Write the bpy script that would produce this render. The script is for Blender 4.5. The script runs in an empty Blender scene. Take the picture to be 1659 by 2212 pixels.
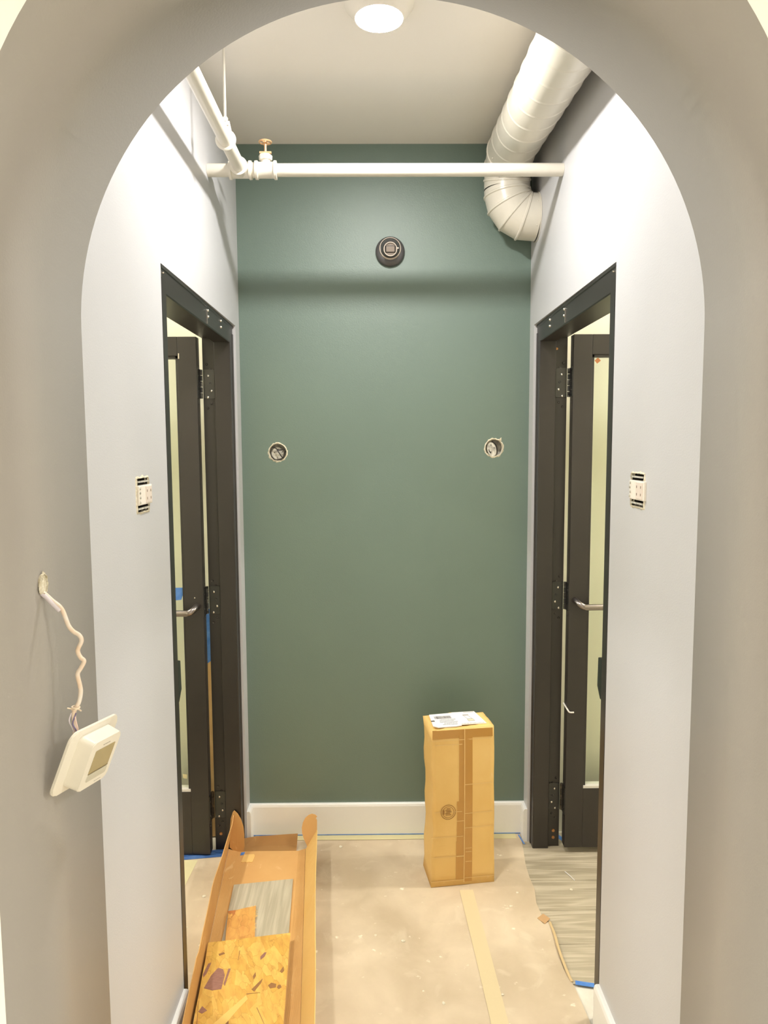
import bpy, bmesh, math, random
from mathutils import Vector, Matrix

# ------------------------------------------------------------------ camera, light, exposure
S = bpy.context.scene
COL = S.collection
PI = math.pi
H = 2.914            # ceiling height
A = 0.5997           # half width of the vestibule
YB = 3.036           # back wall
YA, YO = 1.418, 1.036  # arch: vestibule side, camera side

cd = bpy.data.cameras.new('camera'); cam = bpy.data.objects.new('camera', cd); COL.objects.link(cam)
cd.sensor_fit = 'HORIZONTAL'; cd.sensor_width = 36.0; cd.lens = 1561.83 / 1659 * 36.0
cd.clip_start = 0.02; cd.clip_end = 60
RT = Vector((0.99994622, -0.00915188, -0.00487908)); UP = Vector((0.00570251, 0.09222135, 0.9957222)); FW = Vector((0.00866278, 0.99569647, -0.09226857))
m = Matrix((RT, UP, -FW)).transposed().to_4x4(); m.translation = Vector((-0.0335, 0.0, 1.7065))
cam.matrix_world = m
S.camera = cam

W = bpy.data.worlds.new('world'); S.world = W; W.use_nodes = True
W.node_tree.nodes['Background'].inputs[0].default_value = (0.9, 0.95, 1.0, 1); W.node_tree.nodes['Background'].inputs[1].default_value = 0.05
S.view_settings.view_transform = 'Standard'; S.view_settings.look = 'None'; S.view_settings.gamma = 1.0
S.view_settings.use_curve_mapping = False
S.view_settings.exposure = 3.14
LAMP = 65.0          # vestibule downlight (emission of its diffuser)
FRONT = 27.0         # lamps of the room the camera stands in
SIDE = 27.0          # lamps of the two side rooms

# ------------------------------------------------------------------ materials
def srgb(r, g, b):
    f = lambda c: (c/255/12.92) if c/255 <= 0.04045 else ((c/255+0.055)/1.055)**2.4
    return (f(r), f(g), f(b), 1)

MATS = {}
def mat(name, col, rough=0.5, metal=0.0, spec=0.5, bump=None, var=None, emit=None, coat=0.0, trans=0.0):
    """col sRGB 0-255; bump=(scale, strength, distance); var=(scale, amount, colour2[, stretch])"""
    if name in MATS: return MATS[name]
    M = bpy.data.materials.new(name); M.use_nodes = True; nt = M.node_tree; b = nt.nodes['Principled BSDF']
    b.inputs['Base Color'].default_value = srgb(*col); b.inputs['Roughness'].default_value = rough
    b.inputs['Metallic'].default_value = metal; b.inputs['Specular IOR Level'].default_value = spec
    b.inputs['Coat Weight'].default_value = coat; b.inputs['Transmission Weight'].default_value = trans
    tc = nt.nodes.new('ShaderNodeTexCoord')
    if var:
        n = nt.nodes.new('ShaderNodeTexNoise'); n.inputs['Scale'].default_value = var[0]; n.inputs['Detail'].default_value = 5
        mp = nt.nodes.new('ShaderNodeMapping'); nt.links.new(tc.outputs['Object'], mp.inputs[0]); nt.links.new(mp.outputs[0], n.inputs['Vector'])
        if len(var) > 3: mp.inputs['Scale'].default_value = var[3]
        r = nt.nodes.new('ShaderNodeValToRGB'); r.color_ramp.elements[0].position = 0.5-var[1]; r.color_ramp.elements[1].position = 0.5+var[1]
        r.color_ramp.elements[0].color = srgb(*col); r.color_ramp.elements[1].color = srgb(*var[2])
        nt.links.new(n.outputs['Fac'], r.inputs[0]); nt.links.new(r.outputs[0], b.inputs['Base Color'])
    if bump:
        n = nt.nodes.new('ShaderNodeTexNoise'); n.inputs['Scale'].default_value = bump[0]; n.inputs['Detail'].default_value = 3
        nt.links.new(tc.outputs['Object'], n.inputs['Vector'])
        bp = nt.nodes.new('ShaderNodeBump'); bp.inputs['Strength'].default_value = bump[1]; bp.inputs['Distance'].default_value = bump[2]
        nt.links.new(n.outputs['Fac'], bp.inputs['Height']); nt.links.new(bp.outputs[0], b.inputs['Normal'])
    if emit:
        b.inputs['Emission Color'].default_value = (*emit[0], 1); b.inputs['Emission Strength'].default_value = emit[1]
    MATS[name] = M
    return M

def nodes(M): return M.node_tree, M.node_tree.nodes['Principled BSDF']

green = mat('green_paint', (98, 118, 107), 0.50, spec=1.0, bump=(260, 0.22, 0.002), var=(1.6, 0.3, (103, 123, 112)))
lightg = mat('pale_grey_paint', (200, 200, 203), 0.42, spec=0.5, bump=(240, 0.15, 0.002), var=(2.2, 0.35, (205, 204, 205), (1, 1, .3)))
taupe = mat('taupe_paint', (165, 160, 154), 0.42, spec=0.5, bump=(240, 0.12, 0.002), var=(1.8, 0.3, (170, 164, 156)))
cream = mat('cream_paint', (238, 236, 226), 0.6, bump=(200, 0.1, 0.002))
sidep = mat('side_room_paint', (238, 234, 218), 0.55, bump=(200, 0.1, 0.002), var=(1.4, 0.3, (234, 230, 212)))
ceilp = mat('ceiling_paint', (245, 239, 231), 0.45, spec=0.5, bump=(300, 0.15, 0.002))
trimw = mat('white_trim', (246, 245, 241), 0.35, bump=(90, 0.05, 0.001))
pipew = mat('cream_pipe_paint', (222, 216, 202), 0.3, spec=0.6, bump=(160, 0.12, 0.001))
plaster = mat('torn_plaster', (240, 234, 216), 0.85, bump=(500, 0.6, 0.003), var=(160, 0.2, (205, 192, 160)))
bronze = mat('dark_bronze_metal', (36, 31, 28), 0.38, metal=0.0, spec=0.7, bump=(120, 0.05, 0.001), var=(3, 0.3, (42, 37, 34)))
hingem = mat('black_hinge_metal', (22, 22, 22), 0.25, spec=0.8)
knuck = mat('worn_hinge_steel', (120, 118, 114), 0.25, metal=0.9, var=(80, 0.15, (30, 30, 30)))
steel = mat('bright_steel', (215, 210, 200), 0.25, metal=1.0)
handle = mat('satin_steel_bar', (150, 142, 138), 0.28, metal=1.0)
dark = mat('dark_void', (14, 12, 11), 0.8)
brass = mat('brass_bolt', (190, 140, 90), 0.4, metal=0.8)
copper = mat('copper_valve', (214, 164, 120), 0.35, metal=0.3, var=(60, 0.2, (232, 196, 150)))
fixg = mat('graphite_fixture', (74, 72, 72), 0.3, spec=0.7)
fixl = mat('taupe_fixture_face', (140, 128, 118), 0.35)
fixe = mat('pale_fixture_edge', (205, 192, 178), 0.4)
boxsteel = mat('galvanised_box', (236, 232, 220), 0.45, metal=0.1, var=(60, 0.2, (150, 146, 136)))
wirem = mat('black_wire', (38, 34, 32), 0.4)
devw = mat('almond_plastic', (244, 236, 224), 0.35)
devp = mat('pinkish_plastic', (232, 218, 206), 0.4)
thermw = mat('thermostat_plastic', (240, 234, 220), 0.38)
lcd = mat('olive_lcd_screen', (170, 155, 112), 0.2, spec=0.7)
keys = mat('translucent_keys', (206, 202, 184), 0.3)
cabw = mat('peach_cable', (236, 208, 180), 0.5, var=(40, 0.2, (240, 232, 222)))
cabv = mat('white_violet_wire', (226, 218, 226), 0.4)
bluet = mat('blue_masking_tape', (62, 118, 196), 0.55, var=(40, 0.25, (104, 150, 214)), bump=(60, 0.4, 0.004))
creamt = mat('cream_tape', (214, 204, 158), 0.55, bump=(80, 0.2, 0.002))
rawwood = mat('raw_pine', (226, 190, 136), 0.6, var=(9, 0.2, (206, 164, 108), (12, 12, 1)))
labelw = mat('label_paper', (240, 236, 232), 0.5)
ink = mat('label_ink', (96, 90, 90), 0.6)
inkl = mat('pale_label_ink', (170, 164, 160), 0.6)
inkb = mat('brown_stamp_ink', (150, 106, 52), 0.7)
tapeb = mat('brown_packing_tape', (196, 146, 74), 0.22, spec=0.6, bump=(50, 0.15, 0.003))

def glass_mat():
    M = bpy.data.materials.new('green_tinted_glass'); M.use_nodes = True; nt, b = nodes(M)
    b.inputs['Base Color'].default_value = srgb(252, 255, 252); b.inputs['Transmission Weight'].default_value = 1.0
    b.inputs['Roughness'].default_value = 0.05; b.inputs['IOR'].default_value = 1.45
    tr = nt.nodes.new('ShaderNodeBsdfTransparent'); tr.inputs[0].default_value = srgb(252, 254, 250)
    mx = nt.nodes.new('ShaderNodeMixShader'); mx.inputs[0].default_value = 0.06
    nt.links.new(tr.outputs[0], mx.inputs[1]); nt.links.new(b.outputs[0], mx.inputs[2])
    nt.links.new(mx.outputs[0], nt.nodes['Material Output'].inputs[0])
    return M
glass = glass_mat()

def card_mat(name, c1, c2, lines=False, smear=True, rough=.62):
    M = mat(name, c1, rough, spec=0.35); nt, b = nodes(M)
    tc = nt.nodes.new('ShaderNodeTexCoord'); mp = nt.nodes.new('ShaderNodeMapping'); mp.inputs['Scale'].default_value = (1, 1, 1)
    nt.links.new(tc.outputs['Object'], mp.inputs[0])
    n = nt.nodes.new('ShaderNodeTexNoise'); n.inputs['Scale'].default_value = 5; n.inputs['Detail'].default_value = 6
    nt.links.new(mp.outputs[0], n.inputs['Vector'])
    r = nt.nodes.new('ShaderNodeValToRGB'); r.color_ramp.elements[0].position = .35; r.color_ramp.elements[1].position = .7
    r.color_ramp.elements[0].color = srgb(*c1); r.color_ramp.elements[1].color = srgb(*c2)
    nt.links.new(n.outputs['Fac'], r.inputs[0]); last = r.outputs[0]
    if smear:     # pale scuffs of dust and paint
        n2 = nt.nodes.new('ShaderNodeTexNoise'); n2.inputs['Scale'].default_value = 7; n2.inputs['Detail'].default_value = 2; n2.inputs['Distortion'].default_value = 2.5
        mp2 = nt.nodes.new('ShaderNodeMapping'); mp2.inputs['Scale'].default_value = (1.6, .8, 1); nt.links.new(tc.outputs['Object'], mp2.inputs[0]); nt.links.new(mp2.outputs[0], n2.inputs['Vector'])
        r2 = nt.nodes.new('ShaderNodeValToRGB'); r2.color_ramp.elements[0].position = .66; r2.color_ramp.elements[1].position = .76
        r2.color_ramp.elements[0].color = (0, 0, 0, 1); r2.color_ramp.elements[1].color = (.38, .38, .38, 1)
        nt.links.new(n2.outputs['Fac'], r2.inputs[0])
        mx = nt.nodes.new('ShaderNodeMix'); mx.data_type = 'RGBA'; nt.links.new(r2.outputs[0], mx.inputs[0])
        nt.links.new(last, mx.inputs[6]); mx.inputs[7].default_value = srgb(238, 208, 156); last = mx.outputs[2]
    nt.links.new(last, b.inputs['Base Color'])
    if lines:
        wv = nt.nodes.new('ShaderNodeTexWave'); wv.inputs['Scale'].default_value = 55; wv.bands_direction = 'X'; wv.inputs['Distortion'].default_value = .3
        nt.links.new(tc.outputs['Object'], wv.inputs['Vector'])
        bp = nt.nodes.new('ShaderNodeBump'); bp.inputs['Strength'].default_value = .35; bp.inputs['Distance'].default_value = .0008
        nt.links.new(wv.outputs['Fac'], bp.inputs['Height']); nt.links.new(bp.outputs[0], b.inputs['Normal'])
    return M
cardb = card_mat('carton_board', (232, 190, 114), (238, 200, 128), smear=True)
cardf = card_mat('flat_board', (208, 160, 98), (216, 170, 108))
cardr = card_mat('ribbed_board', (200, 152, 90), (210, 164, 102), lines=True)
cardd = mat('board_crease', (232, 196, 130), 0.6)

def paper_mat(name, c1, c2, seed):
    M = mat(name, c1, 0.6, spec=.3); nt, b = nodes(M)
    tc = nt.nodes.new('ShaderNodeTexCoord')
    def noise(sc, det, lo, hi, ca, cb, dist=0):
        n = nt.nodes.new('ShaderNodeTexNoise'); n.noise_dimensions = '4D'; n.inputs['W'].default_value = seed
        n.inputs['Scale'].default_value = sc; n.inputs['Detail'].default_value = det; n.inputs['Distortion'].default_value = dist
        nt.links.new(tc.outputs['Object'], n.inputs['Vector'])
        r = nt.nodes.new('ShaderNodeValToRGB'); r.color_ramp.elements[0].position = lo; r.color_ramp.elements[1].position = hi
        r.color_ramp.elements[0].color = ca; r.color_ramp.elements[1].color = cb; nt.links.new(n.outputs['Fac'], r.inputs[0]); return r
    a = noise(4, 8, .35, .68, srgb(*c1), srgb(*c2), .6)
    w = noise(26, 4, .66, .72, (0, 0, 0, 1), (.75, .75, .75, 1))       # plaster and paint flecks
    w2 = noise(9, 6, .58, .8, (0, 0, 0, 1), (.6, .6, .6, 1), 1.0)
    d = noise(12, 5, .25, .36, (.45, .45, .45, 1), (0, 0, 0, 1), .5)       # darker scuffs
    last = a.outputs[0]
    for fac, c in ((w2, (230, 216, 190)), (d, (186, 166, 138)), (w, (244, 236, 216))):
        mx = nt.nodes.new('ShaderNodeMix'); mx.data_type = 'RGBA'; nt.links.new(fac.outputs[0], mx.inputs[0])
        nt.links.new(last, mx.inputs[6]); mx.inputs[7].default_value = srgb(*c); last = mx.outputs[2]
    nt.links.new(last, b.inputs['Base Color'])
    n = nt.nodes.new('ShaderNodeTexNoise'); n.inputs['Scale'].default_value = 30; nt.links.new(tc.outputs['Object'], n.inputs['Vector'])
    bp = nt.nodes.new('ShaderNodeBump'); bp.inputs['Strength'].default_value = .3; bp.inputs['Distance'].default_value = .003
    nt.links.new(n.outputs['Fac'], bp.inputs['Height']); nt.links.new(bp.outputs[0], b.inputs['Normal'])
    return M
paperm = paper_mat('floor_paper_board', (190, 171, 143), (216, 198, 170), 1.0)
paperl = paper_mat('floor_paper_brown', (176, 154, 124), (196, 174, 142), 4.0)
concrete = mat('dusty_concrete', (214, 206, 188), .8, var=(14, .2, (232, 226, 212)), bump=(60, .3, .004))

def grain_mat(name, base, light, along='x', seed=0.0, ringy=.5):
    M = mat(name, base, .48, spec=.4); nt, b = nodes(M)
    tc = nt.nodes.new('ShaderNodeTexCoord'); mp = nt.nodes.new('ShaderNodeMapping')
    mp.inputs['Location'].default_value = (seed, seed*1.7, 0)
    mp.inputs['Scale'].default_value = (1.0, 7.0, 1) if along == 'x' else (7.0, 1.0, 1)
    nt.links.new(tc.outputs['Object'], mp.inputs[0])
    w = nt.nodes.new('ShaderNodeTexNoise'); w.inputs['Scale'].default_value = 1.3; w.inputs['Detail'].default_value = 2; w.inputs['Distortion'].default_value = .8
    nt.links.new(mp.outputs[0], w.inputs['Vector'])
    ml = nt.nodes.new('ShaderNodeMath'); ml.operation = 'MULTIPLY'; ml.inputs[1].default_value = 34; nt.links.new(w.outputs['Fac'], ml.inputs[0])
    sn = nt.nodes.new('ShaderNodeMath'); sn.operation = 'SINE'; nt.links.new(ml.outputs[0], sn.inputs[0])
    n = nt.nodes.new('ShaderNodeTexNoise'); n.inputs['Scale'].default_value = 22; n.inputs['Detail'].default_value = 5
    mp2 = nt.nodes.new('ShaderNodeMapping'); mp2.inputs['Scale'].default_value = (.25, 6, 1) if along == 'x' else (6, .25, 1)
    nt.links.new(tc.outputs['Object'], mp2.inputs[0]); nt.links.new(mp2.outputs[0], n.inputs['Vector'])
    ad = nt.nodes.new('ShaderNodeMath'); ad.operation = 'MULTIPLY_ADD'; ad.inputs[1].default_value = ringy*.32; nt.links.new(sn.outputs[0], ad.inputs[0]); nt.links.new(n.outputs['Fac'], ad.inputs[2])
    r = nt.nodes.new('ShaderNodeValToRGB'); r.color_ramp.elements[0].position = .3; r.color_ramp.elements[1].position = .8
    r.color_ramp.elements[0].color = srgb(*base); r.color_ramp.elements[1].color = srgb(*light)
    nt.links.new(ad.outputs[0], r.inputs[0]); nt.links.new(r.outputs[0], b.inputs['Base Color'])
    return M
plankm = [grain_mat('oak_plank_grain_%d' % i, (172-3*i, 160-3*i, 136-3*i), (200, 188, 164), 'x', seed=2.3*i) for i in range(4)]
sampm = grain_mat('grey_oak_sample_grain', (176, 166, 142), (202, 192, 168), 'y', seed=5.1)

def osb_mat(name, ca, cb, cc, scale=14, seed=0, dark_amt=.07):
    M = mat(name, ca, .55, spec=.35); nt, b = nodes(M)
    tc = nt.nodes.new('ShaderNodeTexCoord'); mp = nt.nodes.new('ShaderNodeMapping'); mp.inputs['Location'].default_value = (seed, seed, 0); mp.inputs['Scale'].default_value = (1.5, .62, 1); mp.inputs['Rotation'].default_value = (0, 0, .5)
    nt.links.new(tc.outputs['Object'], mp.inputs[0])
    dn = nt.nodes.new('ShaderNodeTexNoise'); dn.inputs['Scale'].default_value = 16; dn.inputs['Detail'].default_value = 3; nt.links.new(mp.outputs[0], dn.inputs['Vector'])
    mv = nt.nodes.new('ShaderNodeMix'); mv.data_type = 'VECTOR'; mv.inputs[0].default_value = .06
    nt.links.new(mp.outputs[0], mv.inputs[4]); nt.links.new(dn.outputs['Color'], mv.inputs[5])
    v = nt.nodes.new('ShaderNodeTexVoronoi'); v.inputs['Scale'].default_value = scale; v.inputs['Randomness'].default_value = 1; nt.links.new(mv.outputs[1], v.inputs['Vector'])
    sp = nt.nodes.new('ShaderNodeSeparateColor'); nt.links.new(v.outputs['Color'], sp.inputs[0])
    r = nt.nodes.new('ShaderNodeValToRGB'); cr = r.color_ramp; cr.elements[0].position = 0; cr.elements[0].color = srgb(*ca)
    cr.elements[1].position = 1; cr.elements[1].color = srgb(*cb)
    nt.links.new(sp.outputs[0], r.inputs[0])
    n = nt.nodes.new('ShaderNodeTexNoise'); n.inputs['Scale'].default_value = 30; n.inputs['Detail'].default_value = 6; nt.links.new(mp.outputs[0], n.inputs['Vector'])
    mx = nt.nodes.new('ShaderNodeMix'); mx.data_type = 'RGBA'; mx.blend_type = 'OVERLAY'; mx.inputs[0].default_value = .42
    nt.links.new(r.outputs[0], mx.inputs[6]); nt.links.new(n.outputs['Fac'], mx.inputs[7])
    th = nt.nodes.new('ShaderNodeMath'); th.operation = 'GREATER_THAN'; th.inputs[1].default_value = 1-dark_amt; nt.links.new(sp.outputs[1], th.inputs[0])
    mx2 = nt.nodes.new('ShaderNodeMix'); mx2.data_type = 'RGBA'; nt.links.new(th.outputs[0], mx2.inputs[0]); nt.links.new(mx.outputs[2], mx2.inputs[6]); mx2.inputs[7].default_value = srgb(*cc)
    # thin dark gaps between some strands
    v2 = nt.nodes.new('ShaderNodeTexVoronoi'); v2.feature = 'DISTANCE_TO_EDGE'; v2.inputs['Scale'].default_value = scale; nt.links.new(mv.outputs[1], v2.inputs['Vector'])
    r3 = nt.nodes.new('ShaderNodeValToRGB'); r3.color_ramp.elements[0].position = 0; r3.color_ramp.elements[1].position = .045
    r3.color_ramp.elements[0].color = (.5, .5, .5, 1); r3.color_ramp.elements[1].color = (0, 0, 0, 1); nt.links.new(v2.outputs[0], r3.inputs[0])
    ml = nt.nodes.new('ShaderNodeMath'); ml.operation = 'MULTIPLY'; nt.links.new(r3.outputs[0], ml.inputs[0]); nt.links.new(sp.outputs[2], ml.inputs[1])
    mx3 = nt.nodes.new('ShaderNodeMix'); mx3.data_type = 'RGBA'; nt.links.new(ml.outputs[0], mx3.inputs[0]); nt.links.new(mx2.outputs[2], mx3.inputs[6]); mx3.inputs[7].default_value = srgb(146, 100, 40)
    nt.links.new(mx3.outputs[2], b.inputs['Base Color'])
    bp = nt.nodes.new('ShaderNodeBump'); bp.inputs['Strength'].default_value = .5; bp.inputs['Distance'].default_value = .002
    nt.links.new(sp.outputs[0], bp.inputs['Height']); nt.links.new(bp.outputs[0], b.inputs['Normal'])
    return M
osbm = osb_mat('osb_strands', (208, 160, 74), (228, 184, 96), (176, 128, 66), 34, 0, .0)
osbm2 = osb_mat('osb_reddish_strands', (206, 150, 78), (216, 162, 88), (186, 118, 66), 30, 3, .10)

# ------------------------------------------------------------------ builders
def link(name, bm, ms, parent=None, smooth=False, mw=None, recalc=True):
    if recalc: bmesh.ops.recalc_face_normals(bm, faces=bm.faces)
    me = bpy.data.meshes.new(name); bm.to_mesh(me); bm.free()
    for k in (ms if isinstance(ms, (list, tuple)) else [ms]): me.materials.append(k)
    if smooth:
        for p in me.polygons: p.use_smooth = True
        if smooth != 'all':
            try: me.set_sharp_from_angle(angle=math.radians(40))
            except Exception: pass
    o = bpy.data.objects.new(name, me); COL.objects.link(o)
    if parent: o.parent = parent
    if mw is not None: o.matrix_world = mw
    return o

def empty(name, mw=None):
    o = bpy.data.objects.new(name, None); o.empty_display_size = .05; COL.objects.link(o)
    if mw is not None: o.matrix_world = mw
    return o
def tag(o, label, cat, group=None, kind=None):
    o['label'] = label; o['category'] = cat
    if group: o['group'] = group
    if kind: o['kind'] = kind
    return o
def struct(o): o['kind'] = 'structure'; return o

def BX(bm, a, b, mi=0, bev=0.0):
    x0, y0, z0 = a; x1, y1, z1 = b
    vs = [bm.verts.new(p) for p in ((x0,y0,z0),(x1,y0,z0),(x1,y1,z0),(x0,y1,z0),(x0,y0,z1),(x1,y0,z1),(x1,y1,z1),(x0,y1,z1))]
    fs = [bm.faces.new([vs[i] for i in f]) for f in ((0,3,2,1),(4,5,6,7),(0,1,5,4),(1,2,6,5),(2,3,7,6),(3,0,4,7))]
    for f in fs: f.material_index = mi
    if bev:
        es = {e for f in fs for e in f.edges}
        r = bmesh.ops.bevel(bm, geom=list(es), offset=bev, segments=2, affect='EDGES', profile=.5)
        for f in r['faces']: f.material_index = mi
    return bm
def box(a, b, bev=0.0): return BX(bmesh.new(), a, b, 0, bev)

def prism(bm, pts, h0, h1, axis=2, mi=0):
    """extrude 2D polygon pts along axis between h0 and h1; 2D coords are the other two axes in order"""
    def P(p, h):
        q = list(p); q.insert(axis, h); return q
    a = [bm.verts.new(P(p, h0)) for p in pts]; b = [bm.verts.new(P(p, h1)) for p in pts]
    fs = [bm.faces.new(a[::-1]), bm.faces.new(b)]
    n = len(pts)
    for i in range(n): fs.append(bm.faces.new((a[i], a[(i+1) % n], b[(i+1) % n], b[i])))
    for f in fs: f.material_index = mi
    return bm

def frames(path):
    P = [Vector(p) for p in path]; T = []
    for i in range(len(P)):
        a = P[max(i-1, 0)]; b = P[min(i+1, len(P)-1)]; T.append((b-a).normalized())
    up = Vector((0, 0, 1)) if abs(T[0].z) < .9 else Vector((1, 0, 0))
    n = T[0].cross(up).normalized(); out = []
    for i, t in enumerate(T):
        if i: n = T[i-1].rotation_difference(t) @ n
        n = (n - t*n.dot(t)).normalized(); out.append((P[i], n, t.cross(n), t))
    return out
def sweep(bm, path, r, seg=16, cap=True, rf=None, mi=0, closed=False, shape=None):
    F = frames(path); rings = []
    for i, (p, n, b, t) in enumerate(F):
        ring = []
        for k in range(seg):
            a = 2*PI*k/seg; rr = r[i] if isinstance(r, (list, tuple)) else r
            if rf: rr = rf(i, a, rr)
            sx, sy = (shape if shape else (1, 1))
            ring.append(bm.verts.new(p + n*(math.cos(a)*rr*sx) + b*(math.sin(a)*rr*sy)))
        rings.append(ring)
    m_ = len(rings)
    for i in range(m_ if closed else m_-1):
        A_, B_ = rings[i], rings[(i+1) % m_]
        for k in range(seg):
            f = bm.faces.new((A_[k], A_[(k+1) % seg], B_[(k+1) % seg], B_[k])); f.material_index = mi
    if cap and not closed:
        bm.faces.new(rings[0][::-1]).material_index = mi; bm.faces.new(rings[-1]).material_index = mi
    return bm
def cyl(bm, a, b, r, seg=20, r2=None, mi=0):
    return sweep(bm, [a, b], [r, r2 if r2 is not None else r], seg, mi=mi)
def spline(pts, n=8):
    P = [Vector(p) for p in pts]; out = []
    for i in range(len(P)-1):
        p0 = P[i-1] if i else P[i]*2-P[i+1]; p1 = P[i]; p2 = P[i+1]; p3 = P[i+2] if i+2 < len(P) else P[i+1]*2-P[i]
        for k in range(n):
            t = k/n
            out.append(.5*((2*p1)+(p2-p0)*t+(2*p0-5*p1+4*p2-p3)*t*t+(3*p1-p0-3*p2+p3)*t**3))
    out.append(P[-1]); return out
def lathe(bm, prof, seg=32, mi=0, axis='z', c=(0, 0, 0)):
    """prof: (radius, height) pairs; open ends close to a point if radius 0"""
    rings = []
    for r, h in prof:
        if r < 1e-6:
            v = (0, 0, h); rings.append([v])
        else: rings.append([(r*math.cos(2*PI*k/seg), r*math.sin(2*PI*k/seg), h) for k in range(seg)])
    def tr(v):
        x, y, z = v
        if axis == 'y': x, y, z = x, z, y
        if axis == 'x': x, y, z = z, x, y
        return (x+c[0], y+c[1], z+c[2])
    R_ = [[bm.verts.new(tr(v)) for v in g] for g in rings]
    for a, b in zip(R_[:-1], R_[1:]):
        for k in range(seg):
            k2 = (k+1) % seg
            if len(a) == 1 and len(b) == 1: continue
            if len(a) == 1: f = bm.faces.new((a[0], b[k], b[k2]))
            elif len(b) == 1: f = bm.faces.new((a[k], a[k2], b[0]))
            else: f = bm.faces.new((a[k], a[k2], b[k2], b[k]))
            f.material_index = mi
    return bm
def orient(c, u, v):
    """matrix whose local x,y,z are u (right along the wall), v (up), w = u x v (out of the wall)"""
    u = Vector(u).normalized(); v = Vector(v).normalized(); w = u.cross(v)
    M = Matrix((u, v, w)).transposed().to_4x4(); M.translation = Vector(c); return M
LW = lambda y, z, out=0.0: orient((-A+out, y, z), (0, 1, 0), (0, 0, 1))
RW = lambda y, z, out=0.0: orient((A-out, y, z), (0, -1, 0), (0, 0, 1))
BW = lambda x, z, out=0.0: orient((x, YB-out, z), (1, 0, 0), (0, 0, 1))

def slab(bm, us, vs, d0, d1, holes, P, mi_front=0, mi_back=0, mi_side=0, circles=()):
    """grid slab: us, vs break lines, holes = set of (i,j) cells left open; circles {(i,j):(cu,cv,r)}; P maps (u,v,d)"""
    nu, nv = len(us)-1, len(vs)-1; cache = {}
    def V(u, v, d):
        k = (round(u, 5), round(v, 5), round(d, 5))
        if k not in cache: cache[k] = bm.verts.new(P(u, v, d))
        return cache[k]
    solid = lambda i, j: 0 <= i < nu and 0 <= j < nv and (i, j) not in holes
    circ = dict(circles)
    for i in range(nu):
        for j in range(nv):
            if not solid(i, j): continue
            u0, u1, v0, v1 = us[i], us[i+1], vs[j], vs[j+1]
            if (i, j) in circ:
                cu, cv, r = circ[(i, j)]; N = 32
                def rim(a):
                    dx, dy = math.cos(a), math.sin(a); t = 9
                    if dx > 1e-9: t = min(t, (u1-cu)/dx)
                    if dx < -1e-9: t = min(t, (u0-cu)/dx)
                    if dy > 1e-9: t = min(t, (v1-cv)/dy)
                    if dy < -1e-9: t = min(t, (v0-cv)/dy)
                    return cu+dx*t, cv+dy*t
                for d, mi in ((d0, mi_front), (d1, mi_back)):
                    for k in range(N):
                        a, b = 2*PI*(k-.5)/N+PI/N, 2*PI*(k+.5)/N+PI/N
                        pa, pb = rim(a), rim(b)
                        f = bm.faces.new((V(*pa, d), V(*pb, d), V(cu+r*math.cos(b), cv+r*math.sin(b), d), V(cu+r*math.cos(a), cv+r*math.sin(a), d))); f.material_index = mi
                        if abs(pa[0]-pb[0]) > 1e-7 and abs(pa[1]-pb[1]) > 1e-7:     # the cell's corner lies between the two
                            qx = u1 if math.cos((a+b)/2) > 0 else u0; qy = v1 if math.sin((a+b)/2) > 0 else v0
                            if (abs(pa[0]-qx)+abs(pa[1]-qy)) > 1e-6 and (abs(pb[0]-qx)+abs(pb[1]-qy)) > 1e-6:
                                f = bm.faces.new((V(*pa, d), V(qx, qy, d), V(*pb, d))); f.material_index = mi
                for k in range(N):
                    a, b = 2*PI*(k-.5)/N+PI/N, 2*PI*(k+.5)/N+PI/N
                    f = bm.faces.new([V(cu+r*math.cos(t), cv+r*math.sin(t), d) for t, d in ((a, d0), (b, d0), (b, d1), (a, d1))]); f.material_index = mi_side
            else:
                for d, mi in ((d0, mi_front), (d1, mi_back)):
                    f = bm.faces.new((V(u0, v0, d), V(u1, v0, d), V(u1, v1, d), V(u0, v1, d))); f.material_index = mi
            for (di, dj, p, q) in ((-1, 0, (u0, v0), (u0, v1)), (1, 0, (u1, v0), (u1, v1)), (0, -1, (u0, v0), (u1, v0)), (0, 1, (u0, v1), (u1, v1))):
                if not solid(i+di, j+dj):
                    f = bm.faces.new((V(*p, d0), V(*q, d0), V(*q, d1), V(*p, d1))); f.material_index = mi_side
    return bm

def ragged_ring(bm, inner, outer_off, depth, jit, seed, seg=None):
    """torn rim: inner outline pushed out by a jittered offset, with a little thickness"""
    rnd = random.Random(seed); n = len(inner); cx = sum(p[0] for p in inner)/n; cy = sum(p[1] for p in inner)/n
    ins, out, mid = [], [], []
    for (x, y) in inner:
        d = math.hypot(x-cx, y-cy); k = (outer_off + rnd.uniform(-jit, jit))/d; k2 = rnd.uniform(-jit*.6, jit*.3)/d
        ins.append(bm.verts.new((x+(x-cx)*k2, y+(y-cy)*k2, -.008)))
        mid.append(bm.verts.new((x+(x-cx)*k*.3, y+(y-cy)*k*.3, depth*rnd.uniform(.5, 1.3))))
        out.append(bm.verts.new((x+(x-cx)*k, y+(y-cy)*k, -.0005)))
    for i in range(n):
        j = (i+1) % n
        bm.faces.new((ins[i], ins[j], mid[j], mid[i])); bm.faces.new((mid[i], mid[j], out[j], out[i]))
    return bm
def circle_pts(r, n, cx=0, cy=0, sx=1, sy=1): return [(cx+r*sx*math.cos(2*PI*k/n), cy+r*sy*math.sin(2*PI*k/n)) for k in range(n)]
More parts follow.
